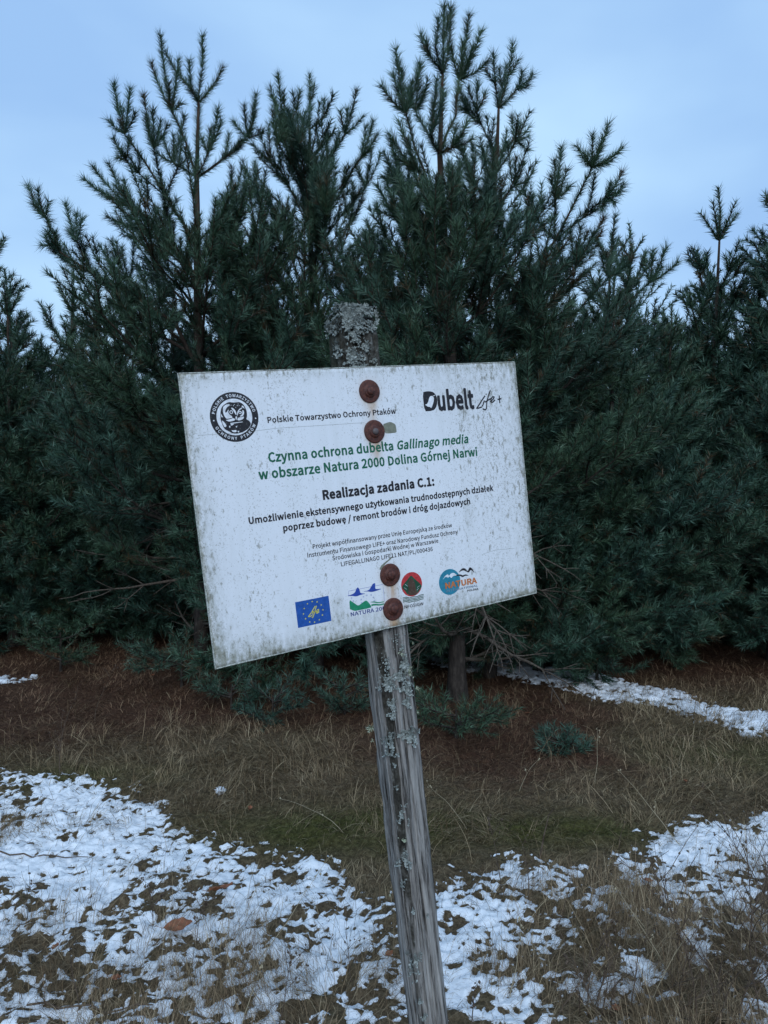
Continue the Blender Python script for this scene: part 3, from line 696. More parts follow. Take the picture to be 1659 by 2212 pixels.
def build_limb(lb, parent, ndens, nwidth, deadwood=False, name='branch'):
    ndens *= DENS
    nwidth *= WID
    seg = lb.seg
    if not seg:
        return
    P0 = np.array([s[0] for s in seg]); P1 = np.array([s[1] for s in seg])
    R0 = np.array([s[2] for s in seg]); R1 = np.array([s[3] for s in seg])
    D = P1 - P0
    D /= np.linalg.norm(D, axis=1)[:, None] + 1e-9
    ref = np.where(np.abs(D[:, 2:3]) < 0.9, np.array([[0, 0, 1.0]]), np.array([[1.0, 0, 0]]))
    A = np.cross(D, ref); A /= np.linalg.norm(A, axis=1)[:, None]
    B = np.cross(D, A)
    big = R0.max() > 0.012
    ns = 6 if big else 3
    vs_, k = [], len(seg)
    for t in range(ns):
        th = 6.28318 * t / ns
        o = A * math.cos(th) + B * math.sin(th)
        vs_.append(P0 + o * R0[:, None])
    for t in range(ns):
        th = 6.28318 * t / ns
        o = A * math.cos(th) + B * math.sin(th)
        vs_.append(P1 + D * R1[:, None] * 0.3 + o * R1[:, None])
    V = np.stack(vs_, 1).reshape(-1, 3)
    base = np.arange(k)[:, None] * (2 * ns)
    Q = np.concatenate([base + np.array([[t, (t + 1) % ns, ns + (t + 1) % ns, ns + t]]) for t in range(ns)])
    bo = np_mesh(name, V, None, m_dead if deadwood else m_bark, parent, quads=Q, smooth=True)
    if lb.nd and ndens > 0:
        p0 = np.array([s[0] for s in lb.nd]); p1 = np.array([s[1] for s in lb.nd])
        dn = np.array([s[2] for s in lb.nd]); nl = np.array([s[3] for s in lb.nd])
        ln = np.linalg.norm(p1 - p0, axis=1)
        cnt = np.maximum(1, (ln * dn * ndens + rng.random(len(ln))).astype(int))
        i = np.repeat(np.arange(len(ln)), cnt)
        n = len(i)
        t = rng.random(n)[:, None]
        pos = p0[i] * (1 - t) + p1[i] * t
        d = (p1 - p0)[i] / ln[i][:, None]
        ref = np.where(np.abs(d[:, 2:3]) < 0.9, np.array([[0, 0, 1.0]]), np.array([[1.0, 0, 0]]))
        a = np.cross(d, ref); a /= np.linalg.norm(a, axis=1)[:, None]
        b = np.cross(d, a)
        th = rng.random(n)[:, None] * 6.2832
        side = a * np.cos(th) + b * np.sin(th)
        op = np.radians(rng.normal(42, 9, n))[:, None]
        nd = d * np.cos(op) + side * np.sin(op) + rng.normal(0, .07, (n, 3))
        L_ = (nl[i] * rng.uniform(0.7, 1.15, n))[:, None]
        tip = pos + nd * L_
        w_ = np.cross(nd, rng.normal(0, 1, (n, 3)))
        w_ /= np.linalg.norm(w_, axis=1)[:, None] + 1e-9
        w_ = w_ * nwidth * 0.5
        V = np.stack([pos - w_, pos + w_, tip], 1).reshape(-1, 3)
        T = np.arange(n * 3).reshape(-1, 3)
        tone = np.clip(np.repeat(rng.normal(0.48, 0.22, len(ln)), cnt) + rng.normal(0, .20, n), 0, 1)
        no = np_mesh('needles', V, T, m_needle, bo, attrs={'tone': np.repeat(tone, 3)})
        no['kind'] = 'stuff'
    return bo


def trunk(parent, path, r0, r1, name='trunk'):
    """tapered stem through the given points"""
    P = np.array(path)
    pts = []
    for i in range(len(P) - 1):
        for t in np.linspace(0, 1, 4, endpoint=False):
            pts.append(P[i] * (1 - t) + P[i + 1] * t)
    pts.append(P[-1])
    P = np.array(pts)
    n = len(P)
    ns = 10
    V = []
    for i in range(n):
        d = unit(P[min(i + 1, n - 1)] - P[max(i - 1, 0)])
        a, b = perp(d)
        r = r0 + (r1 - r0) * (i / (n - 1)) ** 0.85
        if i == 0: r *= 1.25
        for t in range(ns):
            th = 6.2832 * t / ns
            V.append(P[i] + (a * math.cos(th) + b * math.sin(th)) * r * random.uniform(.93, 1.07))
    Q = [[i * ns + t, i * ns + (t + 1) % ns, (i + 1) * ns + (t + 1) % ns, (i + 1) * ns + t] for i in range(n - 1) for t in range(ns)]
    return np_mesh(name, V, None, m_bark, parent, quads=Q, smooth=True)


def whorls(root, base, top, z0, z1, step, count, reach, ndens, nwidth, lat=2, maxlat=3, az=None, dens=1.0, nl=0.074, droop=0.0):
    """rings of branches up the stem between two heights"""
    z = z0
    H = top[2]
    while z < z1:
        f = (z - base[2]) / (H - base[2])
        p = base + (top - base) * f
        yrs_from_top = max(1, int((H - z) / 0.42))
        ln = min(reach, 0.26 + 0.27 * yrs_from_top)
        if f < 0.25: ln *= 0.8
        k = count + random.choice((-1, 0, 0, 1))
        ph = random.uniform(0, 6.28)
        for j in range(k):
            a = ph + 6.283 * j / k + random.uniform(-.3, .3)
            if az is not None and not az(a):
                continue
            elev = 0.16 + 0.95 * f ** 1.6 - droop * (1 - f)
            d = unit(np.array([math.cos(a), math.sin(a), elev]))
            yrs = max(2, min(6, int(ln / 0.27)))
            lb = Limb()
            grow(lb, p, d, yrs, ln / yrs * random.uniform(.85, 1.1), 0, 0.22 + 0.3 * f, lat, dens, maxlat, nl=nl)
            build_limb(lb, root, ndens, nwidth)
        z += step * random.uniform(.8, 1.2)


def dead_whorls(root, base, z0, z1, step, count, reach, az=None):
    z = z0
    while z < z1:
        for j in range(count):
            a = random.uniform(0, 6.283)
            if az is not None and not az(a):
                continue
            lb = Limb()
            d = unit(np.array([math.cos(a), math.sin(a), random.uniform(-.25, .15)]))
            grow(lb, base + UP * (z - base[2] + random.uniform(-.08, .08)), d, random.choice((4, 5)), reach / 5.2 * random.uniform(.7, 1.1), 0, random.uniform(-.35, .5), 2, 0, 2, dead=True)
            build_limb(lb, root, 0, 0, True, 'dead_branch')
        z += step


def hand_limb(root, Y0, path, tips, dY=0.0, r=0.012, ndens=520, nwidth=0.0026, side=1, nl=0.082, bare=2, tipdens=1.0):
    """a limb whose course and end shoots are known; Y0 trunk distance, dY how far its tip comes forward (-) or back (+)"""
    n = len(path)
    lb = Limb()
    W = [at(px, py, Y0 + dY * (i / max(1, n - 1))) for i, (px, py) in enumerate(path)]
    tot = n - 1
    for i in range(tot):
        a, b = W[i], W[i + 1]
        left = tot - i
        r0 = r * (left + 1) / (tot + 1)
        r1 = r * left / (tot + 1)
        m = (a + b) / 2 + rv(0.006)
        age = left
        lb.add(a, m, r0, (r0 + r1) / 2, min(age, 3) if left > bare else 1, 0.8 if left <= bare else 1, nl)
        lb.add(m, b, (r0 + r1) / 2, r1, min(age, 3) if left > bare else 1, 0.8 if left <= bare else 1, nl)
        d = unit(b - a)
        if i < tot - 1 and side:
            for _ in range(side + 1):
                s = unit(np.cross(d, rv(1)))
                grow(lb, b, unit(d * 0.8 + s * 0.6 + UP * 0.3), random.choice((1, 2)), 0.17, 1, 0.45, 2, 1, 2, nl=nl * .95)
    end = W[-1]
    for k, (tx, ty) in enumerate(tips):
        q = at(tx, ty, Y0 + dY + random.uniform(-.07, .07))
        v = q - end
        ln = np.linalg.norm(v)
        out = np.array([v[0], v[1], 0])
        c = end + v * 0.5 + out * 0.16 - UP * 0.04 * ln
        rr = max(0.003, r / (tot + 1) * 0.6)
        pm, pm2 = end * .45 + c * .5 + q * .05, end * .1 + c * .4 + q * .5
        lb.add(end, pm, rr, rr * .9, 0, tipdens, nl)
        lb.add(pm, pm2, rr * .9, rr * .75, 0, tipdens, nl)
        lb.add(pm2, q, rr * .75, rr * .5, 0, tipdens * 1.1, nl)
    build_limb(lb, root, ndens, nwidth)


def pine(label, base, group='pines of the thicket'):
    r = empty('pine_tree', Vector(base))
    props(r, label, 'tree', group)
    return r


class Loc:
    """children are written in world coordinates and shifted under the root"""
    pass


def finish(root):
    """keep the children where they were built although the root stands at the trunk's foot"""
    inv = -Vector(root.location)
    for c in root.children:
        c.location = inv


TALL = []
# --- the left pine with two tall leaders
Y1 = 6.2
b1 = at(436, 1452, Y1); b1[2] = -0.03
t = pine('tall slender pine left of the sign with two long leaders against the sky', b1)
trunk(t, [b1, at(432, 900, Y1), at(427, 620, Y1), at(425, 384, Y1), at(429, 220, Y1)], 0.062, 0.009)
HL = [([(425, 384), (427, 300)], [(429, 226)], 0.0, .006, 0), ([(429, 222), (437, 150)], [(438, 78)], 0.0, .006, 0),
      ([(429, 222), (412, 195)], [(409, 130)], -.1, .006, 0), ([(429, 222), (455, 190)], [(481, 146)], .1, .006, 0), ([(429, 222), (390, 165)], [(358, 112)], .15, .006, 0),
      ([(425, 384), (402, 310), (370, 238)], [(346, 76), (327, 136), (386, 128), (364, 180), (392, 222)], -.15, .012, 0),
      ([(425, 384), (480, 345), (536, 298)], [(527, 228), (553, 205), (570, 285), (550, 240), (505, 262)], .2, .013, 1),
      ([(425, 384), (450, 330)], [(472, 232), (455, 280), (436, 300), (478, 260)], -.1, .008, 0),
      ([(425, 384), (375, 352)], [(352, 295), (376, 292), (398, 250), (340, 330)], .1, .009, 0),
      ([(430, 540), (395, 480), (358, 425), (310, 345), (269, 289)], [(246, 182), (281, 192), (234, 260), (262, 230), (292, 245)], -.4, .016, 0),
      ([(358, 425), (332, 321)], [(310, 205), (330, 235), (346, 262), (318, 262), (362, 270)], -.35, .008, 0),
      ([(358, 425), (300, 375), (272, 345)], [(245, 298), (262, 322), (280, 300), (252, 340)], -.3, .008, 1),
      ([(358, 425), (385, 360)], [(392, 300), (410, 330)], -.2, .006, 0),
      ([(432, 640), (400, 560), (343, 506), (290, 450)], [(181, 386), (201, 360), (235, 353), (268, 390), (215, 410), (250, 400)], -.3, .015, 1),
      ([(343, 506), (290, 490)], [(230, 468), (255, 480), (262, 450)], -.2, .008, 1),
      ([(432, 800), (380, 700), (300, 650), (200, 590), (130, 545), (98, 470)], [(61, 402), (80, 410), (72, 440), (105, 435), (110, 480)], -.6, .02, 1),
      ([(200, 590), (165, 520)], [(142, 440), (165, 462), (178, 470), (150, 500)], -.5, .008, 0),
      ([(130, 545), (108, 530)], [(98, 508), (120, 505), (90, 530)], -.5, .006, 0),
      ([(430, 620), (470, 560), (500, 500)], [(480, 420), (505, 400), (530, 420), (520, 460), (470, 460)], -.3, .010, 1),
      ([(430, 560), (470, 500), (500, 440)], [(500, 360), (525, 350), (540, 380), (555, 400)], .3, .010, 1),
      ([(430, 720), (350, 640), (280, 610)], [(215, 530), (240, 520), (262, 535), (290, 520), (230, 560)], .2, .012, 1)]
for p_, tp, dy, r_, sd_ in HL:
    hand_limb(t, Y1, p_, tp, dy, r_, side=sd_, bare=0)
whorls(t, b1, at(429, 220, Y1), 0.85, 3.5, 0.36, 5, 1.75, 300, 0.0032, droop=.35)
dead_whorls(t, b1, 0.35, 1.6, 0.22, 3, 1.3)
TALL.append(t)

# --- the tallest pine, its stump of trunk showing right of the post
Y2 = 5.3
b2 = at(988, 1520, Y2); b2[2] = -0.03
t = pine('tallest pine behind the sign, bare reddish trunk showing below its crown', b2)
trunk(t, [b2, at(985, 1200, Y2), at(975, 800, Y2), at(956, 470, Y2), at(950, 333, Y2), at(956, 161, Y2)], 0.070, 0.010)
HL = [([(950, 333), (953, 250)], [(956, 165)], 0.0, .006, 0), ([(956, 161), (957, 90)], [(960, 12), (973, 20)], 0, .007, 0), ([(956, 161), (968, 110)], [(975, 22)], .12, .006, 0),
      ([(956, 161), (930, 125)], [(908, 76), (920, 90)], -.1, .006, 0), ([(956, 161), (940, 100)], [(948, 40)], -.15, .006, 0),
      ([(950, 333), (985, 250), (992, 174)], [(1013, 32), (1040, 66), (1056, 132), (1000, 90), (1022, 100), (975, 100)], .15, .011, 0),
      ([(950, 333), (925, 290), (897, 241)], [(915, 205), (880, 190), (906, 140), (925, 170)], .2, .009, 0),
      ([(943, 470), (925, 403), (895, 317), (876, 245)], [(855, 105), (908, 140), (824, 185), (850, 160), (868, 150), (890, 175)], -.2, .014, 0),
      ([(925, 403), (905, 370)], [(840, 290), (862, 262), (850, 330), (880, 300), (870, 345)], -.3, .008, 1),
      ([(950, 333), (975, 320)], [(997, 290), (1010, 262), (985, 270), (1020, 300)], -.2, .007, 0),
      ([(950, 333), (930, 290)], [(943, 170), (938, 220), (960, 200)], -.2, .007, 0),
      ([(956, 470), (905, 430), (870, 400)], [(830, 330), (845, 300), (825, 380), (860, 350)], .1, .010, 1),
      ([(962, 560), (900, 500), (860, 470)], [(815, 400), (835, 390), (850, 420), (810, 450)], -.3, .012, 1)]
for p_, tp, dy, r_, sd_ in HL:
    hand_limb(t, Y2, p_, tp, dy, r_, side=sd_, bare=0)
whorls(t, b2, at(956, 161, Y2), 1.25, 3.45, 0.36, 5, 1.65, 300, 0.0030)
dead_whorls(t, b2, 0.35, 1.5, 0.17, 3, 1.35)
TALL.append(t)

# --- the pine close to its right with the long limb reaching right
Y4 = 6.0
b4 = at(1058, 1495, Y4); b4[2] = -0.03
t = pine('pine just right of the tallest one with a long forked limb reaching right', b4)
trunk(t, [b4, at(1050, 1000, Y4), at(1042, 640, Y4), at(1060, 480, Y4), at(1073, 340, Y4), at(1077, 235, Y4)], 0.056, 0.010)
HL = [([(1077, 235), (1098, 165)], [(1108, 96), (1118, 130)], 0, .007, 0), ([(1077, 235), (1115, 195)], [(1151, 160), (1140, 185), (1130, 150)], .1, .006, 0),
      ([(1077, 235), (1070, 180)], [(1066, 118), (1050, 150)], -.1, .006, 0), ([(1077, 235), (1085, 190)], [(1078, 150), (1095, 140)], .15, .006, 0),
      ([(1073, 340), (1040, 270), (1030, 240)], [(1012, 190), (1032, 175), (1048, 200)], -.2, .008, 1),
      ([(1073, 340), (1110, 300)], [(1125, 268), (1142, 295), (1105, 250), (1140, 325)], .1, .008, 1),
      ([(1062, 460), (1110, 400)], [(1132, 350), (1140, 390), (1115, 340), (1125, 420)], -.1, .009, 1),
      ([(1062, 460), (1020, 390)], [(1000, 320), (1022, 310), (1010, 350)], -.3, .009, 1),
      ([(1048, 760), (1102, 645), (1150, 580), (1199, 520), (1240, 440), (1279, 362)], [(1314, 268), (1280, 292), (1246, 316), (1343, 322), (1300, 300), (1322, 345), (1262, 330)], -.5, .020, 0),
      ([(1199, 520), (1200, 430)], [(1212, 318), (1198, 345), (1225, 365), (1190, 380), (1232, 400)], -.35, .009, 1),
      ([(1199, 520), (1260, 470), (1309, 425)], [(1344, 372), (1343, 412), (1320, 395), (1300, 455), (1330, 440)], -.4, .009, 1),
      ([(1199, 520), (1154, 465)], [(1133, 411), (1174, 428), (1150, 420)], -.3, .007, 0),
      ([(1102, 645), (1180, 610), (1240, 560)], [(1270, 500), (1305, 470), (1290, 530), (1255, 490), (1232, 500), (1300, 500)], -.4, .012, 1),
      ([(1080, 880), (1150, 780), (1229, 695), (1314, 600)], [(1327, 522), (1296, 546), (1369, 556), (1345, 560), (1310, 545)], -.3, .014, 1),
      ([(1090, 920), (1240, 760), (1339, 670), (1404, 610)], [(1439, 532), (1409, 542), (1464, 566), (1390, 555), (1430, 575)], -.3, .014, 0)]
for p_, tp, dy, r_, sd_ in HL:
    hand_limb(t, Y4, p_, tp, dy, r_, side=sd_, bare=0)
whorls(t, b4, at(1077, 235, Y4), 0.35, 4.3, 0.36, 5, 1.7, 270, 0.0032, droop=.4)
TALL.append(t)

# --- the bushy pine between the two tall ones
Y3 = 6.5
b3 = at(672, 1430, Y3); b3[2] = -0.03
t = pine('bushy pine between the two tall ones, a row of upright shoots on top', b3)
trunk(t, [b3, at(672, 900, Y3), at(672, 560, Y3), at(669, 280, Y3)], 0.058, 0.010)
HL = [([(670, 390), (669, 330)], [(669, 285)], 0.0, .006, 0), ([(669, 280), (670, 220)], [(669, 162), (680, 185)], 0, .007, 0), ([(669, 280), (640, 240)], [(633, 202), (648, 195)], .1, .006, 0),
      ([(669, 280), (700, 250)], [(720, 204), (700, 215)], -.1, .006, 0), ([(669, 390), (640, 330), (617, 280)], [(600, 162), (584, 188), (612, 200), (592, 215)], -.2, .010, 0),
      ([(669, 390), (720, 330), (745, 290)], [(770, 196), (750, 235), (784, 250), (735, 240)], -.1, .010, 0),
      ([(670, 470), (740, 400), (780, 340)], [(806, 262), (815, 290), (790, 275), (800, 320)], -.2, .011, 1),
      ([(670, 470), (620, 400), (585, 350)], [(560, 280), (545, 310), (580, 270), (565, 330)], .1, .010, 1),
      ([(671, 560), (600, 480), (560, 430)], [(530, 360), (550, 350), (525, 400), (575, 370)], -.2, .010, 1)]
for p_, tp, dy, r_, sd_ in HL:
    hand_limb(t, Y3, p_, tp, dy, r_, side=sd_, bare=0)
whorls(t, b3, at(669, 280, Y3), 0.6, 4.75, 0.33, 6, 1.6, 250, 0.0034, droop=.35)
dead_whorls(t, b3, 0.3, 1.4, 0.25, 3, 1.2)
TALL.append(t)


def fill(root, Y0, tx, x0, x1, y0, y1, n, dback):
    """more upswept limbs with bunches of end shoots between the known ones"""
    for k in range(n):
        x_, y_ = random.uniform(x0, x1), random.uniform(y0, y1)
        dy = random.uniform(-.75, dback)
        yb = y_ + random.uniform(110, 170)
        tips = [(x_ + random.uniform(-34, 34), y_ - random.uniform(45, 88)) for _ in range(5)]
        hand_limb(root, Y0, [(tx, yb), (tx * .45 + x_ * .55, y_ * .6 + yb * .4), (x_, y_)], tips, dy, .010, side=1, bare=0, ndens=400)


fill(TALL[3], Y3, 671, 580, 790, 290, 500, 15, .5)
fill(TALL[1], Y2, 952, 860, 1000, 380, 540, 5, .4)
fill(TALL[2], Y4, 1060, 1000, 1120, 360, 540, 6, .4)
fill(TALL[0], Y1, 428, 310, 540, 470, 620, 5, .5)
for r_ in TALL:
    finish(r_)


def plain_pine(label, x, y, h, reach=1.5, nd=260, nw=0.0034, z0=0.5, step=0.36, cnt=5, group='pines of the thicket', az=None, maxlat=3, lean=(0, 0), lat=2):
    b = np.array([x, y, -0.03])
    tp = np.array([x + lean[0], y + lean[1], h - 0.45])
    t = pine(label, b, group)
    trunk(t, [b, b * .5 + tp * .5 + rv(.02), tp], 0.015 + 0.0095 * h, 0.009)
    lb = Limb()
    lb.add(tp, tp + UP * 0.23, .007, .006, 0); lb.add(tp + UP * 0.23, tp + UP * 0.45 + rv(.02), .006, .004, 0, 1.1)
    for j in range(5):
        a = j * 1.257 + random.uniform(-.3, .3)
        q = tp + unit(np.array([math.cos(a) * .5, math.sin(a) * .5, 0.85])) * random.uniform(.25, .34)
        lb.add(tp, q, .006, .004, 0)
    build_limb(lb, t, nd, nw, name='leader')
    whorls(t, b, tp, z0, h - 0.7, step, cnt, reach, nd, nw, lat=lat, az=az, maxlat=maxlat, droop=.42)
    finish(t)
    return t



def copy_tree(o, parent=None):
    c = o.copy()
    COL.objects.link(c)
    if parent is not None:
        c.parent = parent
    for ch in list(o.children):
        copy_tree(ch, c)
    return c


# three grown pines; the others are copies of them, each a thing of its own, turned and sized
grown = [plain_pine('full green pine right of the sign overhanging the snowy track', 2.05, 6.40, 3.55, 1.65, 250, .0040, 0.28, .30, 6, lat=3),
         plain_pine('broad low pine directly behind the sign board', -0.55, 5.9, 3.35, 1.55, 250, .0040, 0.32, .30, 6, lat=3),
         plain_pine('low spreading pine at the left edge with branches down to the grass', -3.75, 7.15, 3.75, 1.6, 250, .0040, 0.35, .30, 6, lat=3)]
base_xy = [(2.15, 6.75), (-0.55, 5.9), (-3.35, 6.15)]
MORE = [  # which one, x, y, size, turn, label
    (0, -2.75, 7.7, 1.08, 2.1, 'dark pine left of the sign filling the gap under the slender pine'),
    (1, 3.60, 6.55, .98, 1.2, 'dark bushy pine at the right edge beyond the snowy track'),
    (2, 1.35, 7.3, 1.05, 3.4, 'dense pine in the second row behind the track'),
    (0, 2.95, 7.6, 1.02, 4.4, 'pine of the second row between the full green one and the dark edge one'),
    (1, 4.62, 8.0, 1.55, 0.6, 'tall dense pine rising behind the right edge'),
    (0, -4.30, 7.3, 1.08, 5.4, 'pine of the second row at the far left'),
    (1, -3.10, 7.8, 1.10, 2.6, 'second row pine behind the left long branch'),
    (2, -1.35, 7.3, 1.18, 0.9, 'second row pine showing between the slender pine and the bushy one'),
    (0, 0.10, 7.2, 1.22, 1.9, 'second row pine directly behind the head of the post'),
    (2, 0.75, 6.6, .98, 5.1, 'pine crowding between the tallest pine and the forked limb'),
    (1, 1.35, 6.15, .92, 4.0, 'dark pine under the long forked limb, beside the sign edge'),
    (2, -5.3, 8.6, 1.15, 1.5, 'pine cut by the left edge behind the spreading one'),
    (1, -3.95, 7.9, 1.12, 3.3, 'upright pine of the left edge behind the spreading one'),
    (2, 2.35, 8.0, 1.25, 2.2, 'pine filling the skyline under the tip of the forked limb'),
    (0, 5.1, 8.0, 1.30, 4.1, 'bushy neighbour of the tall dense pine, cut by the right edge'),
    (2, 4.1, 9.0, 1.42, 5.2, 'bushy pine joining the gap to the tall dense one at right'),
    (2, 5.25, 9.0, 1.70, 2.7, 'highest part of the pine wall at the right edge, half out of view'),
    (2, -4.6, 8.2, 1.28, 2.4, 'rounded pine closing the skyline at the left edge'),
    (0, -3.9, 8.6, 1.22, 0.4, 'pine of the skyline left of the long branch'),
    (1, -2.6, 8.4, 1.20, 4.9, 'pine behind the foot of the long left branch'),
    (1, -3.25, 7.7, 1.17, 1.2, 'pine closing the skyline gap under the left long branch'),
    (0, 4.45, 6.9, 1.0, 3.0, 'low dark pine cut by the right edge'),
]
for k, x, y, s, rz, lab in MORE:
    c = copy_tree(grown[k])
    c.location = (x, y, -0.03)
    c.scale = (s, s, s * 0.98)
    c.rotation_euler = (random.uniform(-.04, .04), random.uniform(-.04, .04), rz)
    c['label'] = lab

protos = [plain_pine('distant pine with an even pointed crown, left of the slender pine', -3.6, 10.0, 4.3, 1.45, 120, .0070, 0.3, .38, 6, 'pines of the back rows', maxlat=2, lat=3),
          plain_pine('distant pine behind the bushy middle pine', -0.2, 9.2, 4.5, 1.5, 120, .0070, 0.3, .38, 6, 'pines of the back rows', maxlat=2, lat=3)]
back = [(3.1, 10.0, .98, 0.9, 'distant pine seen through the gap right of the long limb'),
        (-6.2, 9.2, .95, 0.4, 'distant pine at the left edge behind the low spreading one'), (-5.0, 11.5, 1.05, 1.9, 'faint pine top above the left edge thicket'),
        (-2.3, 10.6, 1.02, 3.0, 'distant pine glimpsed under the left long branch'), (-1.3, 8.8, .86, 4.2, 'shorter pine in the second row behind the sign top'),
        (0.9, 9.3, .92, 5.0, 'third row pine behind the tallest pine'), (2.1, 8.9, .86, 0.9, 'third row pine below the forked limb'),
        (3.9, 11.4, 1.28, 2.2, 'pine top showing in the notch of the skyline at right'), (4.5, 10.0, 1.12, 3.3, 'distant pine just left of the dense right edge pine'),
        (6.6, 10.6, 1.25, 4.4, 'big distant pine cut by the right edge'), (1.4, 12.4, 1.05, 5.5, 'farthest pine seen through sky holes at centre right'),
        (-7.6, 12.5, 1.1, 2.7, 'farthest pine at the left'), (5.6, 13.0, 1.05, 1.3, 'farthest pine at the right'),
        (3.4, 8.7, .84, 2.0, 'small dark pine behind the track bend'), (-3.4, 12.8, 1.1, 0.2, 'far pine behind the slender pine, mostly hidden'),
        (-0.9, 12.0, 1.1, 1.1, 'far pine hidden behind the middle of the thicket'), (8.2, 12.0, 1.2, 2.2, 'far pine beyond the right edge of the thicket'),
        (5.6, 9.3, 1.0, 5.8, 'third row pine at the right edge, lower than the tall dense one')]
for i, (x, y, s, rz, lab) in enumerate(back):
    c = copy_tree(protos[i % 2])
    c.location = (x, y, -0.03)
    c.scale = (s, s, s)
    c.rotation_euler = (0, 0, rz)
    c['label'] = lab

# --- young pines and low boughs near the ground under the big ones
def sapling(label, x, y, h, spread, nd=150):
    b = np.array([x, y, -0.02])
    t = empty('pine_sapling', Vector(b))
    props(t, label, 'young pine', 'young pines under the big ones')
    lb = Limb()
    top = b + UP * h
    n = 9
    for k in range(n):
        a = 6.283 * k / n + random.uniform(-.4, .4)
        p = b + UP * h * random.uniform(.15, .9)
        d = unit(np.array([math.cos(a), math.sin(a), random.uniform(.0, .4)]))
        grow(lb, p, d, 3, spread * .42, 0, .22, 2, 1, 2, nl=.055)
    build_limb(lb, t, nd, .0026)
    trunk(t, [b, top], .012, .004, 'stem')
    finish(t)


for lab, px, py, dY, h, sp in [('blue green young pine below the lower left corner of the sign', 392, 1400, 5.6, .34, .46),
                               ('low young pine left of the post', 500, 1500, 5.0, .22, .26), ('small green pine tuft in front of the dark trunks', 590, 1560, 4.75, .22, .25),
                               ('young pine tuft touching the left side of the post', 745, 1540, 4.85, .28, .25), ('bright green young pine just right of the post', 985, 1590, 4.45, .22, .36),
                               ('dark small pine on the red litter right of the young one', 1215, 1640, 4.25, .07, .16), ('green tuft by the foot of the leftmost trunks', 130, 1340, 6.2, .35, .35),
                               ('green pine tuft at the edge of the snowy track', 1290, 1440, 5.9, .45, .5)]:
    p = at(px, py, dY)
    sapling(lab, p[0], dY, h, sp)

# ------------------------------------------------------------------ the leaning sign
sa = np.array([.8699, -.1273, .4765]); sb = np.array([.1100, .9915, .0698])
sb = sb - sa * (sa @ sb); sa = unit(sa); sb = unit(sb); sn = np.cross(sa, sb)
st_ = np.array([-.48005, -.32259, 1.65128]) * 0.70
W2 = lambda v: CR * v[0] + CD * v[1] + CF * v[2]
AX, AY, AZ = W2(sa), W2(sn), -W2(sb)         # along the board, away behind it, up the post
TLW = E0 + W2(st_)                            # top left corner of the board
TLW = np.array(TLW)
foot_s = 1.86                                 # from the board's top edge down to the ground along the post
FOOT = TLW + AX * 0.35 - AZ * foot_s + AY * 0.045
SG = empty('information_sign')
SG.matrix_world = Matrix(((AX[0], AY[0], AZ[0], FOOT[0]), (AX[1], AY[1], AZ[1], FOOT[1]), (AX[2], AY[2], AZ[2], FOOT[2]), (0, 0, 0, 1)))
props(SG, 'leaning white information board bolted to a lichen covered wooden post', 'sign')
# local frame: x along the board from the post's axis, y behind, z up from the ground
BX, BZ, BY = -0.35, foot_s, -0.045            # board's top left corner in that frame

# post: squared timber with waney corners, deep grain
m_post = mat('weathered_wood', (0.2, 0.2, 0.2), 0.9, 0.12)
g = G(m_post)
v = g.coord((1, 1, 0.045))
gr = g.noise(v, 125, 6, 0.72)
gr2 = g.noise(g.coord((1, 1, 0.1)), 60, 4, 0.6)
gb = g.noise(g.coord((1, 1, 0.6)), 70, 5, 0.7)
wood = g.ramp(gr, [(0.36, (0.022, 0.020, 0.018)), (0.43, (0.13, 0.12, 0.112)), (0.51, (0.31, 0.295, 0.28)), (0.70, (0.50, 0.48, 0.46))])
wood = g.mix(g.math('MULTIPLY', g.ramp(gr2, [(0.45, BLK), (0.7, WHT)]), 0.25), wood, (0.09, 0.085, 0.078))
bark = g.ramp(gb, [(0.35, (0.020, 0.018, 0.015)), (0.50, (0.060, 0.055, 0.046)), (0.60, (0.105, 0.100, 0.088)), (0.68, (0.27, 0.28, 0.27))])
moss = g.ramp(gb, [(0.35, (0.020, 0.021, 0.012)), (0.6, (0.070, 0.070, 0.040)), (0.75, (0.14, 0.14, 0.09))])
c = g.mix(g.ramp(g.attr('bark'), [(0.42, BLK), (0.58, WHT)]), wood, bark)
c = g.mix(g.attr('moss'), c, moss)
g.color(c)
g.bump(g.math('ADD', gr, g.math('MULTIPLY', gb, g.attr('bark'))), 1.0, 0.008)


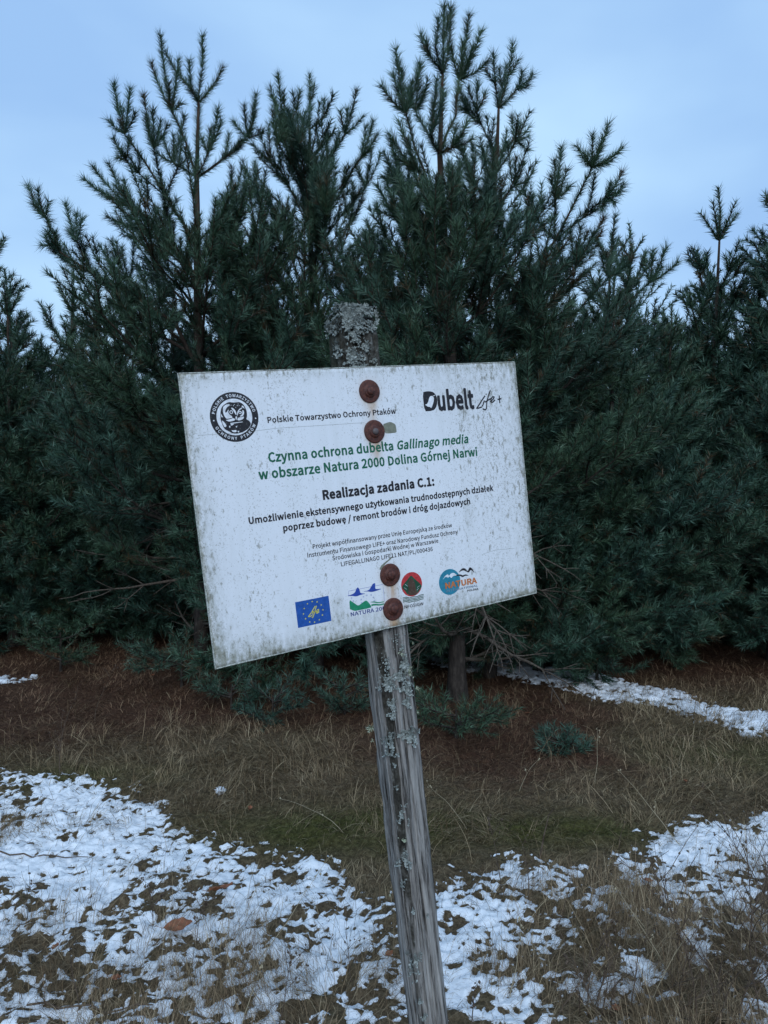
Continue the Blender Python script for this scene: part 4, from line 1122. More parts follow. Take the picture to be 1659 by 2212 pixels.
def post_mesh():
    nz_, na = 260, 112
    z0, z1 = -0.12, foot_s + 0.092
    V, bk, ms = [], [], []
    zs = np.linspace(z0, z1, nz_)
    u = np.linspace(0, 1, na, endpoint=False)
    U, Z = np.meshgrid(u, zs)
    U, Z = U.ravel(), Z.ravel()
    dtop = z1 - Z
    half = 0.040 - 0.0050 * np.clip(dtop / 1.3, 0, 1.2)
    th = U * 2 * np.pi
    # rounded square (superellipse), corner at th = 225 deg faces the camera
    n_ = 5.5
    cx, sx = np.cos(th), np.sin(th)
    rr = (np.abs(cx) ** n_ + np.abs(sx) ** n_) ** (-1 / n_)
    grain = vnoise(U * 170, Z * 5.0 + 40, 3) * .6 + vnoise(U * 70 + 9, Z * 2.2, 4) * .4
    crn = np.exp(-(((U - 0.625 + 0.012 * np.sin(Z * 5)) / 0.055) ** 2))      # the corner between the two seen faces
    crn = np.maximum(crn, 0.9 * np.exp(-(((U - 0.70) / 0.075) ** 2)) * sstep(0.75, 0.35, dtop))
    wane = crn * 0.006
    lump = fbm(U * 30, Z * 26, 61, 3) - 0.5
    r = half * rr * 1.0 - wane - 0.0042 * np.clip(0.52 - grain, 0, 1) * 3 + lump * (0.0025 + 0.006 * crn)
    # splintered left edge
    edge = np.exp(-(((U - 0.375) / 0.03) ** 2))
    r = r - edge * 0.006 * np.clip(vnoise(U * 0 + 3, Z * 14, 8) - 0.35, 0, 1) * 2
    # a long open crack on the front face
    crack = np.exp(-(((U - 0.755 - 0.006 * np.sin(Z * 9)) / 0.0035) ** 2)) * (vnoise(Z * 4, Z * 0, 5) > 0.35)
    r = r - crack * 0.006
    tp = sstep(0.035, 0.0, dtop)
    r = r * (1 - 0.10 * tp * (0.6 + 0.8 * vnoise(U * 9, Z * 0, 12)))
    zz = Z + tp * 0.012 * (vnoise(U * 14, Z * 0 + 2, 14) - .5)
    V = np.stack([r * np.cos(th), r * np.sin(th), zz], 1)
    bkv = np.clip(1.25 * crn * (0.75 + 0.9 * (fbm(U * 24, Z * 8, 44, 3) - .45) * 2) * (0.5 + 0.5 * sstep(1.45, 0.3, dtop)), 0, 1)
    bkv = np.maximum(bkv, sstep(0.62, 0.30, dtop + 0.25 * (fbm(U * 12, Z * 5, 47, 2) - .5)) * np.where((U > 0.56), 0.95, 0.55))
    low = sstep(0.5, 0.8, fbm(U * 40, Z * 3, 48, 3)) * 0.75
    bkv = np.maximum(bkv, low * 0.6)
    msv = np.exp(-(((U - 0.45) / 0.10) ** 2)) * sstep(0.75, 0.45, dtop) * (0.5 + 0.5 * fbm(U * 20, Z * 12, 49, 2))
    # cap rings
    caps, cb = [], []
    ring = V[-na:]
    for k, s in enumerate((0.8, 0.5, 0.2, 0.0)):
        p = ring.copy()
        p[:, 0] *= s; p[:, 1] *= s
        p[:, 2] = z1 + 0.004 * (k + 1) + 0.008 * (vnoise(p[:, 0] * 200 + 50, p[:, 1] * 200 + 50, 77) - .5)
        caps.append(p)
    V = np.concatenate([V] + caps)
    nr = nz_ + 4
    pad = np.ones(4 * na)
    i = np.arange(na)[None, :] + na * np.arange(nr - 1)[:, None]
    j = (np.arange(na)[None, :] + 1) % na + na * np.arange(nr - 1)[:, None]
    Q = np.stack([i.ravel(), j.ravel(), (j + na).ravel(), (i + na).ravel()], 1)
    return V, Q, np.concatenate([bkv, pad]), np.concatenate([msv, pad * 0.3])


V, Q, bkv, msv = post_mesh()
post = np_mesh('post', V, None, m_post, SG, quads=Q, smooth=True, attrs={'bark': bkv, 'moss': msv})

# lichen: leafy rosettes of small curled lobes
m_lich = mat('lichen_grey', (0.36, 0.40, 0.40), 0.9, 0.1)
g = G(m_lich)
g.color(g.ramp(g.attr('tone'), [(0, (0.050, 0.052, 0.046)), (0.5, (0.25, 0.28, 0.265)), (1, (0.54, 0.57, 0.54))]))
m_bush = mat('lichen_pale_green', (0.45, 0.5, 0.38), 0.9, 0.1)
g = G(m_bush)
g.color(g.ramp(g.attr('tone'), [(0, (0.16, 0.18, 0.11)), (1, (0.55, 0.60, 0.46))]))

LMI = np.array(SG.matrix_world.inverted())


def ray_local(px, py):
    d = CR * ((px - 829.5) / 1536.0) + CD * ((py - 1106.0) / 1536.0) + CF
    o = LMI[:3, :3] @ E0 + LMI[:3, 3]
    return o, LMI[:3, :3] @ d


def on_post(px, py):
    """where on the post's two seen faces a lichen patch grows"""
    o, d = ray_local(px, py)
    best = None
    for ax, s in ((1, -1), (0, -1)):
        for _ in range(3):
            zz = (o + d * 1.4)[2] if best is None else best[1][2]
            h = 0.039 - 0.0050 * min(max((foot_s + .092 - zz) / 1.3, 0), 1.2)
            t = (s * h - o[ax]) / d[ax]
            p = o + d * t
            if abs(p[1 - ax]) < h * 1.04 and (best is None or t < best[0] + .001):
                nrm = np.zeros(3); nrm[ax] = s
                best = (t, p, nrm)
    return best


def lichen(px, py, wpx, hpx, n, size=0.0042, material=None, bushy=False, lift=0.002):
    V, T, tone = [], [], []
    k = 0
    for _ in range(n):
        a, q = random.uniform(0, 6.28), math.sqrt(random.random())
        wob = 0.75 + 0.35 * math.sin(a * 3 + px) + .15 * math.sin(a * 7)
        hit = on_post(px + math.cos(a) * q * wpx * .5 * wob, py + math.sin(a) * q * hpx * .5 * wob)
        if hit is None:
            continue
        _, p, nr = hit
        u = unit(np.cross(nr, np.array([0, 0, 1.0])))
        vv_ = np.array([0, 0, 1.0])
        out = unit(u * math.cos(a + random.gauss(0, .8)) - vv_ * math.sin(a + random.gauss(0, .8)) + nr * random.uniform(.2, 1.1 if not bushy else 2.2))
        wd = unit(np.cross(out, nr) + rv(.25))
        s = size * random.uniform(.55, 1.35)
        base = p + nr * (lift * random.uniform(.3, 1.2) + .0015 * (1 - q))
        if bushy:
            e = base + out * s * 1.6
            V += [base - wd * s * .16, base + wd * s * .16, e + wd * s * .4 + rv(.001), e - wd * s * .35 + rv(.001), e * .5 + base * .5 + nr * s * .3]
            T += [[k, k + 1, k + 4], [k + 1, k + 2, k + 4], [k + 3, k, k + 4]]
            tone += [.2, .2, .95, .95, .6]
            k += 5
        else:
            c = base + out * s * .6
            m_ = 6
            V.append(base + nr * s * .1)
            tone.append(random.uniform(.1, .45))
            for j in range(m_ + 1):
                b = -1.4 + 2.8 * j / m_
                rad = s * (1 + .22 * math.sin(j * 2.6 + a))
                V.append(base + out * rad * math.cos(b) + wd * rad * .75 * math.sin(b) + nr * s * random.uniform(-.05, .3))
                tone.append(min(1, max(0, random.gauss(.62, .20))))
            for j in range(m_):
                T.append([k, k + 1 + j, k + 2 + j])
            k += m_ + 2
    if V:
        np_mesh('lichen_patch', V, T, material or m_lich, post, attrs={'tone': tone})


# on the post's head
lichen(760, 695, 104, 60, 620, .0040, lift=.003)
lichen(762, 665, 90, 14, 160, .0045, lift=.002)
lichen(712, 700, 14, 50, 60, .0036)
lichen(812, 690, 12, 40, 40, .0036)
lichen(770, 790, 70, 24, 90, .003)
lichen(735, 675, 60, 36, 200, .0038, lift=.003)
lichen(785, 672, 58, 24, 150, .0038, lift=.003)
lichen(722, 712, 26, 26, 60); lichen(765, 725, 40, 30, 90, .0036); lichen(762, 770, 46, 30, 160, .0046); lichen(729, 755, 26, 44, 90, .004)
lichen(790, 750, 26, 30, 60, .0034); lichen(808, 780, 20, 16, 24, .003); lichen(805, 706, 14, 30, 26, .003); lichen(770, 745, 60, 90, 90, .0022)
# below the board
for a in [(873, 1432, 24, 34, 130, .0042), (866, 1460, 50, 34, 160, .0040), (878, 1488, 34, 30, 110, .0040), (878, 1516, 24, 26, 70, .0038),
          (836, 1478, 42, 44, 190, .0036), (846, 1520, 24, 30, 80, .0036), (846, 1545, 28, 18, 44, .0032), (836, 1434, 26, 40, 50, .0028),
          (884, 1588, 52, 40, 190, .0046), (840, 1600, 30, 42, 130, .0038), (842, 1625, 34, 24, 80, .0036), (868, 1398, 16, 12, 22, .003),
          (850, 1652, 12, 9, 12, .003), (854, 1700, 10, 10, 12, .003), (866, 1758, 16, 22, 40, .0032), (862, 1768, 8, 18, 16, .003),
          (881, 1775, 10, 18, 14, .0026), (871, 1740, 16, 16, 12, .0024), (873, 1858, 36, 42, 130, .0032), (872, 1910, 10, 26, 34, .003),
          (891, 1968, 12, 14, 24, .003), (922, 1978, 9, 10, 14, .0026), (895, 2070, 34, 40, 140, .0032), (893, 2095, 26, 24, 60, .003),
          (895, 2120, 10, 8, 12, .003), (905, 2160, 14, 22, 30, .003), (915, 2195, 18, 14, 30, .0034), (822, 1452, 12, 100, 40, .0022), (858, 1380, 60, 50, 50, .0020)]:
    lichen(*a)
lichen(870, 1812, 16, 10, 22, .0034, m_bush, True)
lichen(885, 1450, 26, 26, 30, .0034, m_bush, True); lichen(866, 1408, 18, 16, 14, .0034, m_bush, True)
for px, py, s, n in ((803, 1572, .011, 46), (806, 1600, .005, 22), (903, 1488, .006, 22), (901, 1540, .004, 12), (900, 1390, .004, 16), (812, 1932, .004, 14)):
    hit = None
    for dx in range(0, 40, 2):
        hit = on_post(px + (dx if px < 860 else -dx), py)
        if hit: break
    if hit:
        V, T, tone = [], [], []
        b0 = hit[1]
        sgn = np.array([-1.0, -.35, 0]) if px < 860 else np.array([1.0, -.3, 0])
        for k in range(n):
            d = unit(sgn + rv(.55))
            s_ = s * random.uniform(.6, 1.25)
            wd = unit(np.cross(d, rv(1))) * s_ * .10
            e = b0 + d * s_
            m_ = b0 + d * s_ * .55
            q = len(V)
            V += [b0 - wd, b0 + wd, m_ + wd * 1.3, m_ - wd * 1.3, e + unit(rv(1)) * s_ * .25, e + unit(rv(1)) * s_ * .25]
            T += [[q, q + 1, q + 2], [q, q + 2, q + 3], [q + 2, q + 3, q + 4], [q + 3, q + 2, q + 5]]
            tone += [.3, .3, .7, .7, 1, 1]
        np_mesh('lichen_tuft', V, T, m_bush, post, attrs={'tone': tone})

# board
m_board = mat('board_face', (0.78, 0.79, 0.80), 0.45, 0.4)
g = G(m_board)
v = g.coord((1, 1, 1))
edge = g.attr('edge')
def board_colour(base):
    f1 = g.noise(v, 380, 3, 0.6)                         # fine specks
    f2 = g.noise(g.coord((1, 1, .45)), 130, 4, 0.65)     # bigger flecks, drawn out downwards
    zone = g.noise(g.coord((1, 1, .25), 'Object'), 9, 3, 0.55)
    zz = g.math('ADD', g.math('MULTIPLY', g.math('SUBTRACT', zone, .5), .30), g.math('MULTIPLY', edge, .075))
    s1 = g.ramp(g.math('ADD', f1, zz), [(0.615, BLK), (0.675, WHT)])
    s2 = g.ramp(g.math('ADD', f2, zz), [(0.62, BLK), (0.70, WHT)])
    dirt = g.ramp(g.noise(v, 240, 3), [(0.35, (0.12, 0.115, 0.085)), (0.65, (0.30, 0.29, 0.24))])
    streak = g.ramp(g.noise(g.coord((1, 1, .06)), 60, 3, .6), [(0.45, BLK), (0.8, WHT)])
    film = g.mix(g.math('MULTIPLY', streak, .20), base, (0.50, 0.53, 0.50))
    film = g.mix(g.math('MULTIPLY', edge, g.ramp(f2, [(0.32, (.15, .15, .15)), (0.6, WHT)])), film, (0.33, 0.34, 0.30))
    cc_ = g.mix(g.math('MULTIPLY', s1, .50), film, dirt)
    cc_ = g.mix(g.math('MULTIPLY', s2, .68), cc_, dirt)
    rust = g.math('MULTIPLY', g.attr('rust'), g.ramp(g.noise(g.coord((1, 1, .2)), 90, 3), [(0.3, (.35, .35, .35)), (0.6, WHT)]))
    return g.mix(rust, cc_, (0.50, 0.33, 0.20))
g.color(board_colour((0.775, 0.80, 0.85)))
g.bump(g.noise(v, 300, 3), 0.08, 0.001)
m_bedge = mat('board_edge', (0.45, 0.47, 0.45), 0.8, 0.2)
g = G(m_bedge)
g.color(g.ramp(g.noise(g.coord(), 300, 4, .7), [(0.3, (0.12, 0.125, 0.10)), (0.5, (0.40, 0.42, 0.38)), (0.75, (0.72, 0.74, 0.70))]))

nx_, nz_ = 85, 60
xs, zs = np.linspace(0, .70, nx_), np.linspace(0, -.493, nz_)
Xb, Zb = np.meshgrid(xs, zs)
Xb, Zb = Xb.ravel(), Zb.ravel()
dl, dr, dt, db = Xb, .70 - Xb, -Zb, .493 + Zb
wob = 0.5 + 1.1 * fbm(Xb * 22, Zb * 22, 201, 3)
e_ = np.exp(-dl / (.016 * wob)) * 1.05 + np.exp(-dr / (.012 * wob)) * .8 + np.exp(-dt / (.010 * wob)) * .8 + np.exp(-db / (.021 * wob)) * 1.4
e_ += .9 * np.exp(-np.hypot(dl, db) / .035) + .45 * np.exp(-np.hypot(dr * .8, dt) / .07)
e_ += .22 * np.exp(-((Xb - .52) / .07) ** 2) * sstep(.16, .0, dt) + .15 * sstep(.25, .0, dr)
for wx, wz in ((.235, -.44), (.545, -.30), (.56, -.09)):
    e_ += .40 * np.exp(-((Xb - wx) / .010) ** 2 - ((Zb - wz) / .035) ** 2)
rs = np.zeros_like(Xb)
for wx, wz in ((.3483, -.046), (.3496, -.1208), (.3498, -.3926), (.3484, -.4585)):
    rs += 1.1 * np.exp(-((Xb - wx) / .010) ** 2) * sstep(.0, -.012, Zb - wz) * sstep(-.075, -.02, Zb - wz) + .30 * np.exp(-(np.hypot(Xb - wx, Zb - wz) / .027) ** 4)
Vf = np.stack([Xb, np.zeros_like(Xb) - .0015, Zb], 1)
Vk = np.stack([Xb, np.zeros_like(Xb) + .0015, Zb], 1)
F = grid_faces(nx_, nz_)
n0 = len(Vf)
per = list(range(nx_)) + [nx_ * k + nx_ - 1 for k in range(1, nz_)] + [nx_ * (nz_ - 1) + k for k in range(nx_ - 2, -1, -1)] + [nx_ * k for k in range(nz_ - 2, 0, -1)]
S_ = [[per[i], per[(i + 1) % len(per)], per[(i + 1) % len(per)] + n0, per[i] + n0] for i in range(len(per))]
board = np_mesh('sign_board', np.concatenate([Vf, Vk]), None, m_board, SG, quads=np.concatenate([F[:, ::-1], F + n0, np.array(S_)]),
                mats=[m_board, m_bedge], midx=[0] * len(F) + [1] * (len(F) + len(S_)),
                attrs={'edge': np.clip(np.tile(e_, 2), 0, 1.4), 'rust': np.clip(np.tile(rs, 2), 0, 1)})
board.location = (BX, BY, BZ)
# raised rolled lip round the rim
lip = []
LV, LQ = [], []
def bar(x0, z0, x1, z1, wd, y0, y1):
    k = len(LV)
    d = unit([x1 - x0, 0, z1 - z0]); n_ = np.array([-d[2], 0, d[0]]) * wd
    m_ = 60
    for i in range(m_ + 1):
        p = np.array([x0, 0, z0]) * (1 - i / m_) + np.array([x1, 0, z1]) * (i / m_)
        j = random.uniform(.55, 1.15)
        for q, y in ((0, y1), (0, y0), (1, y0), (1, y1)):
            LV.append(p + n_ * q * (j if q else 1) + np.array([0, y, 0]))
    for i in range(m_):
        for j in range(4):
            a, b = k + i * 4 + j, k + i * 4 + (j + 1) % 4
            LQ.append([a, b, b + 4, a + 4])
bar(0, 0, 0, -.493, .0022, -.0021, -.0012); bar(0, -.493, .70, -.493, .0022, -.0021, -.0012); bar(.70, -.493, .70, 0, .0018, -.0021, -.0012); bar(.70, 0, 0, 0, .0018, -.0021, -.0012)
np_mesh('edge_lip', LV, None, m_bedge, board, quads=LQ)

# --- printing
COLS = {'ink': (0.014, 0.013, 0.018), 'green': (0.008, 0.12, 0.065), 'navy': (0.03, 0.05, 0.22), 'orange': (0.55, 0.17, 0.045), 'slate': (0.17, 0.24, 0.33),
        'blue': (0.012, 0.085, 0.36), 'yellow': (0.62, 0.58, 0.12), 'violet': (0.16, 0.17, 0.48), 'cobalt': (0.02, 0.06, 0.34), 'leaf': (0.01, 0.24, 0.12),
        'lilac': (0.40, 0.45, 0.66), 'red': (0.50, 0.035, 0.04), 'deepgreen': (0.01, 0.07, 0.035), 'brown': (0.08, 0.045, 0.03), 'teal': (0.02, 0.22, 0.33),
        'board': (0.765, 0.79, 0.84), 'lichen': (0.20, 0.21, 0.16)}
PM = {}
def pmat(k):
    """flat print, with the same specks of dirt lying over it"""
    if k not in PM:
        m = mat('print_' + k, COLS[k], 0.5, 0.35)
        g = G(m)
        f = g.noise(g.coord((1, 1, .7)), 420, 3, .6)
        sp = g.ramp(f, [(0.60, BLK), (0.72, WHT)])
        b = g.ramp(g.noise(g.coord(), 140, 3), [(.3, tuple(x * .8 for x in COLS[k])), (.7, tuple(min(1, x * 1.12 + .004) for x in COLS[k]))])
        g.color(g.mix(g.math('MULTIPLY', sp, .30 if k != 'lichen' else .9), b, (0.30, 0.31, 0.27)))
        PM[k] = m
    return PM[k]

LAY = 0.00012
def curve_print(name, polys, z_lay, material, bold=0.0, sx=1.0):
    """closed outlines in millimetres -> filled mesh arrays in board space"""
    cu = bpy.data.curves.new('outline', 'CURVE')
    cu.dimensions = '2D'
    cu.fill_mode = 'BOTH'
    cu.offset = bold
    for P in polys:
        s = cu.splines.new('POLY')
        s.points.add(len(P) - 1)
        for i, p in enumerate(P):
            s.points[i].co = (p[0], p[1], 0, 1)
        s.use_cyclic_u = True
    o = bpy.data.objects.new('outline', cu)
    me = o.to_mesh()
    V = np.array([v.co[:2] for v in me.vertices]).reshape(-1, 2)
    me.calc_loop_triangles()
    T = np.array([t.vertices[:] for t in me.loop_triangles]).reshape(-1, 3)
    o.to_mesh_clear()
    bpy.data.objects.remove(o)
    bpy.data.curves.remove(cu)
    return V, T

GLY = {}
for ln_ in GLYPHS.split('\n'):
    if not ln_: continue
    ch, rest = ln_[0], ln_[2:].split('|')
    GLY[ch] = (int(rest[0]), [[tuple(map(int, p.split(','))) for p in r.split(' ')] for r in rest[1:] if r])

def glyph_mesh(ch, bold, _c={}):
    k = (ch, bold)
    if k not in _c:
        if GLY[ch][1]:
            V, T = curve_print(ch, GLY[ch][1], 0, None)
            V = np.concatenate([V, np.zeros((len(V), 1))], 1)
            VV, TT, n = [V], [T], len(V)
            for P in GLY[ch][1]:                       # weight: a band along each outline
                m = len(P)
                P = np.array(P, float)
                for i in range(m):
                    a, b = P[i], P[(i + 1) % m]
                    d = unit(b - a)
                    q = np.array([-d[1], d[0]]) * bold
                    e = d * bold * .5
                    lv = 1 + (i % 3) + (3 if i == m - 1 else 0)
                    VV.append(np.array([[*(a + q - e), lv], [*(a - q - e), lv], [*(b - q + e), lv], [*(b + q + e), lv]]))
                    TT.append(np.array([[n, n + 1, n + 2], [n, n + 2, n + 3]]))
                    n += 4
            _c[k] = np.concatenate(VV), np.concatenate(TT)
        else:
            _c[k] = (np.zeros((0, 3)), np.zeros((0, 3), int))
    return _c[k]

def print_obj(name, parts, col, lay):
    """parts: list of (V in mm (n,2), T)"""
    VV, TT, k = [], [], 0
    for V, T in parts:
        if len(V) == 0 or len(T) == 0: continue
        VV.append(V); TT.append(T + k); k += len(V)
    if not VV: return None
    V = np.concatenate(VV)
    Vl = V[:, 2] if V.shape[1] > 2 else 0 * V[:, 0]
    V = V[:, :2] / 1000.0
    T = np.concatenate(TT)
    # make every face look out of the board
    a, b, c = V[T[:, 0]], V[T[:, 1]], V[T[:, 2]]
    cr = (b[:, 0] - a[:, 0]) * (c[:, 1] - a[:, 1]) - (b[:, 1] - a[:, 1]) * (c[:, 0] - a[:, 0])
    T[cr < 0] = T[cr < 0][:, ::-1]
    V3 = np.stack([V[:, 0], -.0015 - LAY * (lay + 1) - (Vl * .00001), V[:, 1]], 1)
    return V3, T

def text_line(name, s, x0, z0, x1, z1, cap, bold, col, lay=0):
    adv = [GLY[c][0] for c in s]
    bw = bold * 0.7
    width = sum(adv) + bw * len(s)
    kx = (x1 - x0) / (width - 20)
    kz = cap / 257.0
    parts, pen = [], -8
    sl_ = (z1 - z0) / (x1 - x0)
    it = s.find('Gallinago media')
    for ci, (c, a) in enumerate(zip(s, adv)):
        V, T = glyph_mesh(c, bold)
        if len(V):
            sh = .20 if 0 <= it <= ci else 0.0           # the species name is in italics
            xx = x0 + (V[:, 0] + V[:, 1] * sh + pen) * kx
            zz = z0 + V[:, 1] * kz + (xx - x0) * sl_
            parts.append((np.stack([xx, zz, V[:, 2]], 1), T))
        pen += a + bw
    V3, T = print_obj(name, parts, col, lay)
    np_mesh(name, V3, T, pmat(col), board)

for t_ in TEXT:
    text_line(*t_, lay=(4 if 'lettering' in t_[0] else 1))

def circle_poly(cx, cz, r, n=48):
    return [(cx + r * math.cos(6.28318 * i / n), cz + r * math.sin(6.28318 * i / n)) for i in range(n)]

def star_poly(cx, cz, r):
    return [(cx + (r if i % 2 == 0 else r * .42) * math.sin(3.14159 * i / 5), cz + (r if i % 2 == 0 else r * .42) * math.cos(3.14159 * i / 5)) for i in range(10)]

def stroke(pts, wd):
    P = [np.array(p, float) for p in pts]
    Q = []
    for i in range(len(P) - 1):
        for t in (0, .33, .66): Q.append(P[i] * (1 - t) + P[i + 1] * t)
    Q.append(P[-1])
    V, T = [], []
    for i, p in enumerate(Q):
        d = unit(Q[min(i + 1, len(Q) - 1)] - Q[max(0, i - 1)])
        n_ = np.array([-d[1], d[0]]) * wd * .5
        V += [p + n_, p - n_]
    for i in range(len(Q) - 1):
        T += [[2 * i, 2 * i + 1, 2 * i + 3], [2 * i, 2 * i + 3, 2 * i + 2]]
    return np.array(V), np.array(T)

def smooth_poly(P):
    out = []
    n = len(P)
    for i in range(n):
        a, b = np.array(P[i], float), np.array(P[(i + 1) % n], float)
        out += [tuple(a * .78 + b * .22), tuple(a * .22 + b * .78)]
    return out

for name, items in SHAPES:
    VV, TT, MI, mats_, k = [], [], [], [], 0
    for col, lay, kind, dat in items:
        if kind == 'p':
            V, T = curve_print('x', [smooth_poly(dat) if len(dat) > 4 else dat], 0, None)
        elif kind == 'd':
            V, T = curve_print('x', [circle_poly(*dat, n=64 if dat[2] > 8 else 16)], 0, None)
        elif kind == 't':
            V, T = curve_print('x', [star_poly(*dat)], 0, None)
        else:
            V, T = stroke(*dat)
        V3, T = print_obj(name, [(V, T)], col, lay)
        if col not in mats_: mats_.append(col)
        VV.append(V3); TT.append(T + k); MI += [mats_.index(col)] * len(T); k += len(V3)
    np_mesh(name, np.concatenate(VV), np.concatenate(TT), None, board, mats=[pmat(c) for c in mats_], midx=MI)

def arc_text(s, a0, a1, rbase, cap, inward):
    """letters on the emblem's ring, from angle a0 to a1 (degrees)"""
    cx, cz = 85.8, -76.9
    parts = []
    adv = [GLY[c][0] + 30 for c in s]
    tot = sum(adv)
    pen = 0
    kz = cap / 257.0
    for c, a in zip(s, adv):
        th = R(a0 + (a1 - a0) * (pen + a / 2) / tot)
        V, T = glyph_mesh(c, 8)
        if len(V):
            lx = (V[:, 0] - GLY[c][0] / 2) * kz
            lz = V[:, 1] * kz
            if not inward:
                ux, uz = math.sin(th), -math.cos(th)
                rx, rz = math.cos(th), math.sin(th)
                X_ = cx + (rbase + lz) * rx + lx * ux
                Z_ = cz + (rbase + lz) * rz + lx * uz
            else:
                ux, uz = -math.sin(th), math.cos(th)
                rx, rz = math.cos(th), math.sin(th)
                X_ = cx + (rbase - lz) * rx + lx * ux
                Z_ = cz + (rbase - lz) * rz + lx * uz
            parts.append((np.stack([X_, Z_, V[:, 2]], 1), T))
        pen += a
    return parts

for pp in (arc_text('POLSKIE  TOWARZYSTWO', 170, 10, 33.6, 5.0, False), arc_text('OCHRONY  PTAKÓW', 202, 338, 38.6, 5.0, True)):
    V3, T = print_obj('ring_lettering', pp, 'board', 4)
    np_mesh('ring_lettering', V3, T, pmat('board'), board)

# fine scratches across the lower right and middle
sc_ = [stroke([(566, -388), (600, -384), (652, -388)], .35), stroke([(20, -103), (90, -104), (160, -101), (330, -103)], .3)]
V3, T = print_obj('scratch', sc_, 'lichen', 2)
np_mesh('scratch', V3, T, pmat('lichen'), board)

# --- rusty washers and bolts
m_rust = mat('rusty_steel', (0.12, 0.04, 0.025), 0.6, 0.4)
g = G(m_rust)
nr_ = g.noise(g.coord(), 160, 5, .7)
g.color(g.ramp(nr_, [(0.3, (0.030, 0.011, 0.009)), (0.5, (0.080, 0.024, 0.017)), (0.7, (0.150, 0.050, 0.030))]))
g.bump(nr_, .6, .002)
m_bolt = mat('worn_bolt', (0.10, 0.08, 0.08), 0.55, 0.5)


def lathe(prof, n=40, wob=0.0):
    V, Q = [], []
    for i, (r_, y_) in enumerate(prof):
        for t in range(n):
            th = 6.28318 * t / n
            rr = r_ * (1 + wob * math.sin(3 * th + i) + wob * random.uniform(-.6, .6))
            V.append((rr * math.cos(th), -y_, rr * math.sin(th)))
    for i in range(len(prof) - 1):
        for t in range(n):
            Q.append([i * n + t, i * n + (t + 1) % n, (i + 1) * n + (t + 1) % n, (i + 1) * n + t])
    return V, Q


for i, (wx, wz) in enumerate(((.3483, -.046), (.3496, -.1208), (.3498, -.3926), (.3484, -.4585))):
    V, Q = lathe([(.0215, -.001), (.0218, .0004), (.0212, .0016), (.0195, .0021), (.0130, .0012), (.0112, .0016), (.0105, .0034), (.0088, .0042), (.0, .0044)], wob=.006)
    w_ = np_mesh('washer', V, None, m_rust, SG, quads=Q, smooth=True)
    w_.location = (BX + wx, BY - .0020, BZ + wz)
    if i == 1:
        V, Q = lathe([(.0060, .0036), (.0058, .0062), (.0040, .0074), (.0, .0076)], 20, .01)
        b_ = np_mesh('bolt_head', V, None, m_bolt, w_, quads=Q, smooth=True)
    else:
        V, Q = lathe([(.0078, .0036), (.0076, .0068), (.0050, .0082), (.0, .0080)], 6 if i == 0 else 14, .01)
        b_ = np_mesh('bolt_head', V, None, m_rust, w_, quads=Q, smooth=False)

# ------------------------------------------------------------------ grass, litter, weeds
m_grass = mat('dry_grass', (0.2, 0.15, 0.08), 0.8, 0.2)
g = G(m_grass)
ca = g.ramp(g.attr('tone'), [(0, (0.032, 0.020, 0.012)), (0.35, (0.110, 0.074, 0.042)), (0.7, (0.26, 0.185, 0.108)), (1, (0.46, 0.36, 0.23))])
cb = g.ramp(g.attr('tone'), [(0, (0.024, 0.024, 0.009)), (0.5, (0.078, 0.078, 0.026)), (1, (0.18, 0.175, 0.07))])
cr = g.ramp(g.attr('tone'), [(0, (0.035, 0.012, 0.008)), (0.5, (0.105, 0.052, 0.031)), (1, (0.23, 0.125, 0.075))])
c = g.mix(g.attr('green'), ca, cb)
g.color(g.mix(g.attr('red'), c, cr))


def blades(name, x, y, h, wd, tilt, tone, green, red, z_off=0.0, segs=3, curl=0.6, comb=0.9):
    n = len(x)
    az_ = 12.5 * fbm(x * 2.6, y * 2.6, 501, 2) + rng.normal(0, comb, n)        # tufts lie over one way
    d = np.stack([np.cos(az_), np.sin(az_), np.zeros(n)], 1)
    sd = np.stack([-np.sin(az_), np.cos(az_), np.zeros(n)], 1)
    tw = rng.random(n)[:, None] * 1.5 - .75
    sd = sd * np.cos(tw) + d * np.sin(tw)
    p = np.stack([x, y, ground_z(x, y) - 0.004 + z_off], 1)
    ang = tilt.copy()
    lv = []
    step = (h / segs)
    for k in range(segs + 1):
        if k < segs:
            w_ = wd * (1 - 0.25 * k / segs)
            lv.append(p - sd * w_[:, None] * .5)
            lv.append(p + sd * w_[:, None] * .5)
        else:
            lv.append(p)
        dirv = d * np.sin(ang)[:, None] + np.array([0, 0, 1.0]) * np.cos(ang)[:, None]
        p = p + dirv * step[:, None]
        p[:, 2] = np.maximum(p[:, 2], ground_low(p[:, 0], p[:, 1]) + .002)
        ang = ang + curl * rng.random(n) * (1.0)
    m_ = 2 * segs + 1
    V = np.stack(lv, 1).reshape(-1, 3)
    b = np.arange(n)[:, None] * m_
    Q = np.concatenate([b + np.array([[2 * k, 2 * k + 1, 2 * k + 3, 2 * k + 2]]) for k in range(segs - 1)]) if segs > 1 else None
    T = b + np.array([[2 * segs - 2, 2 * segs - 1, 2 * segs]])
    rep = lambda a: np.repeat(a, m_)
    o = np_mesh(name, V, T, m_grass, None, quads=Q, attrs={'tone': rep(np.clip(tone, 0, 1)), 'green': rep(np.clip(green, 0, 1)), 'red': rep(np.clip(red, 0, 1))})
    return o


def scatter(n, x0, x1, y0, y1, dens):
    x = rng.uniform(x0, x1, n)
    y = y0 * (y1 / y0) ** rng.random(n)          # denser close by
    k = rng.random(n) < dens(x, y)
    return x[k], y[k]


def vis(x, y, m=0.35):
    return np.abs(x) < 0.60 * y + m


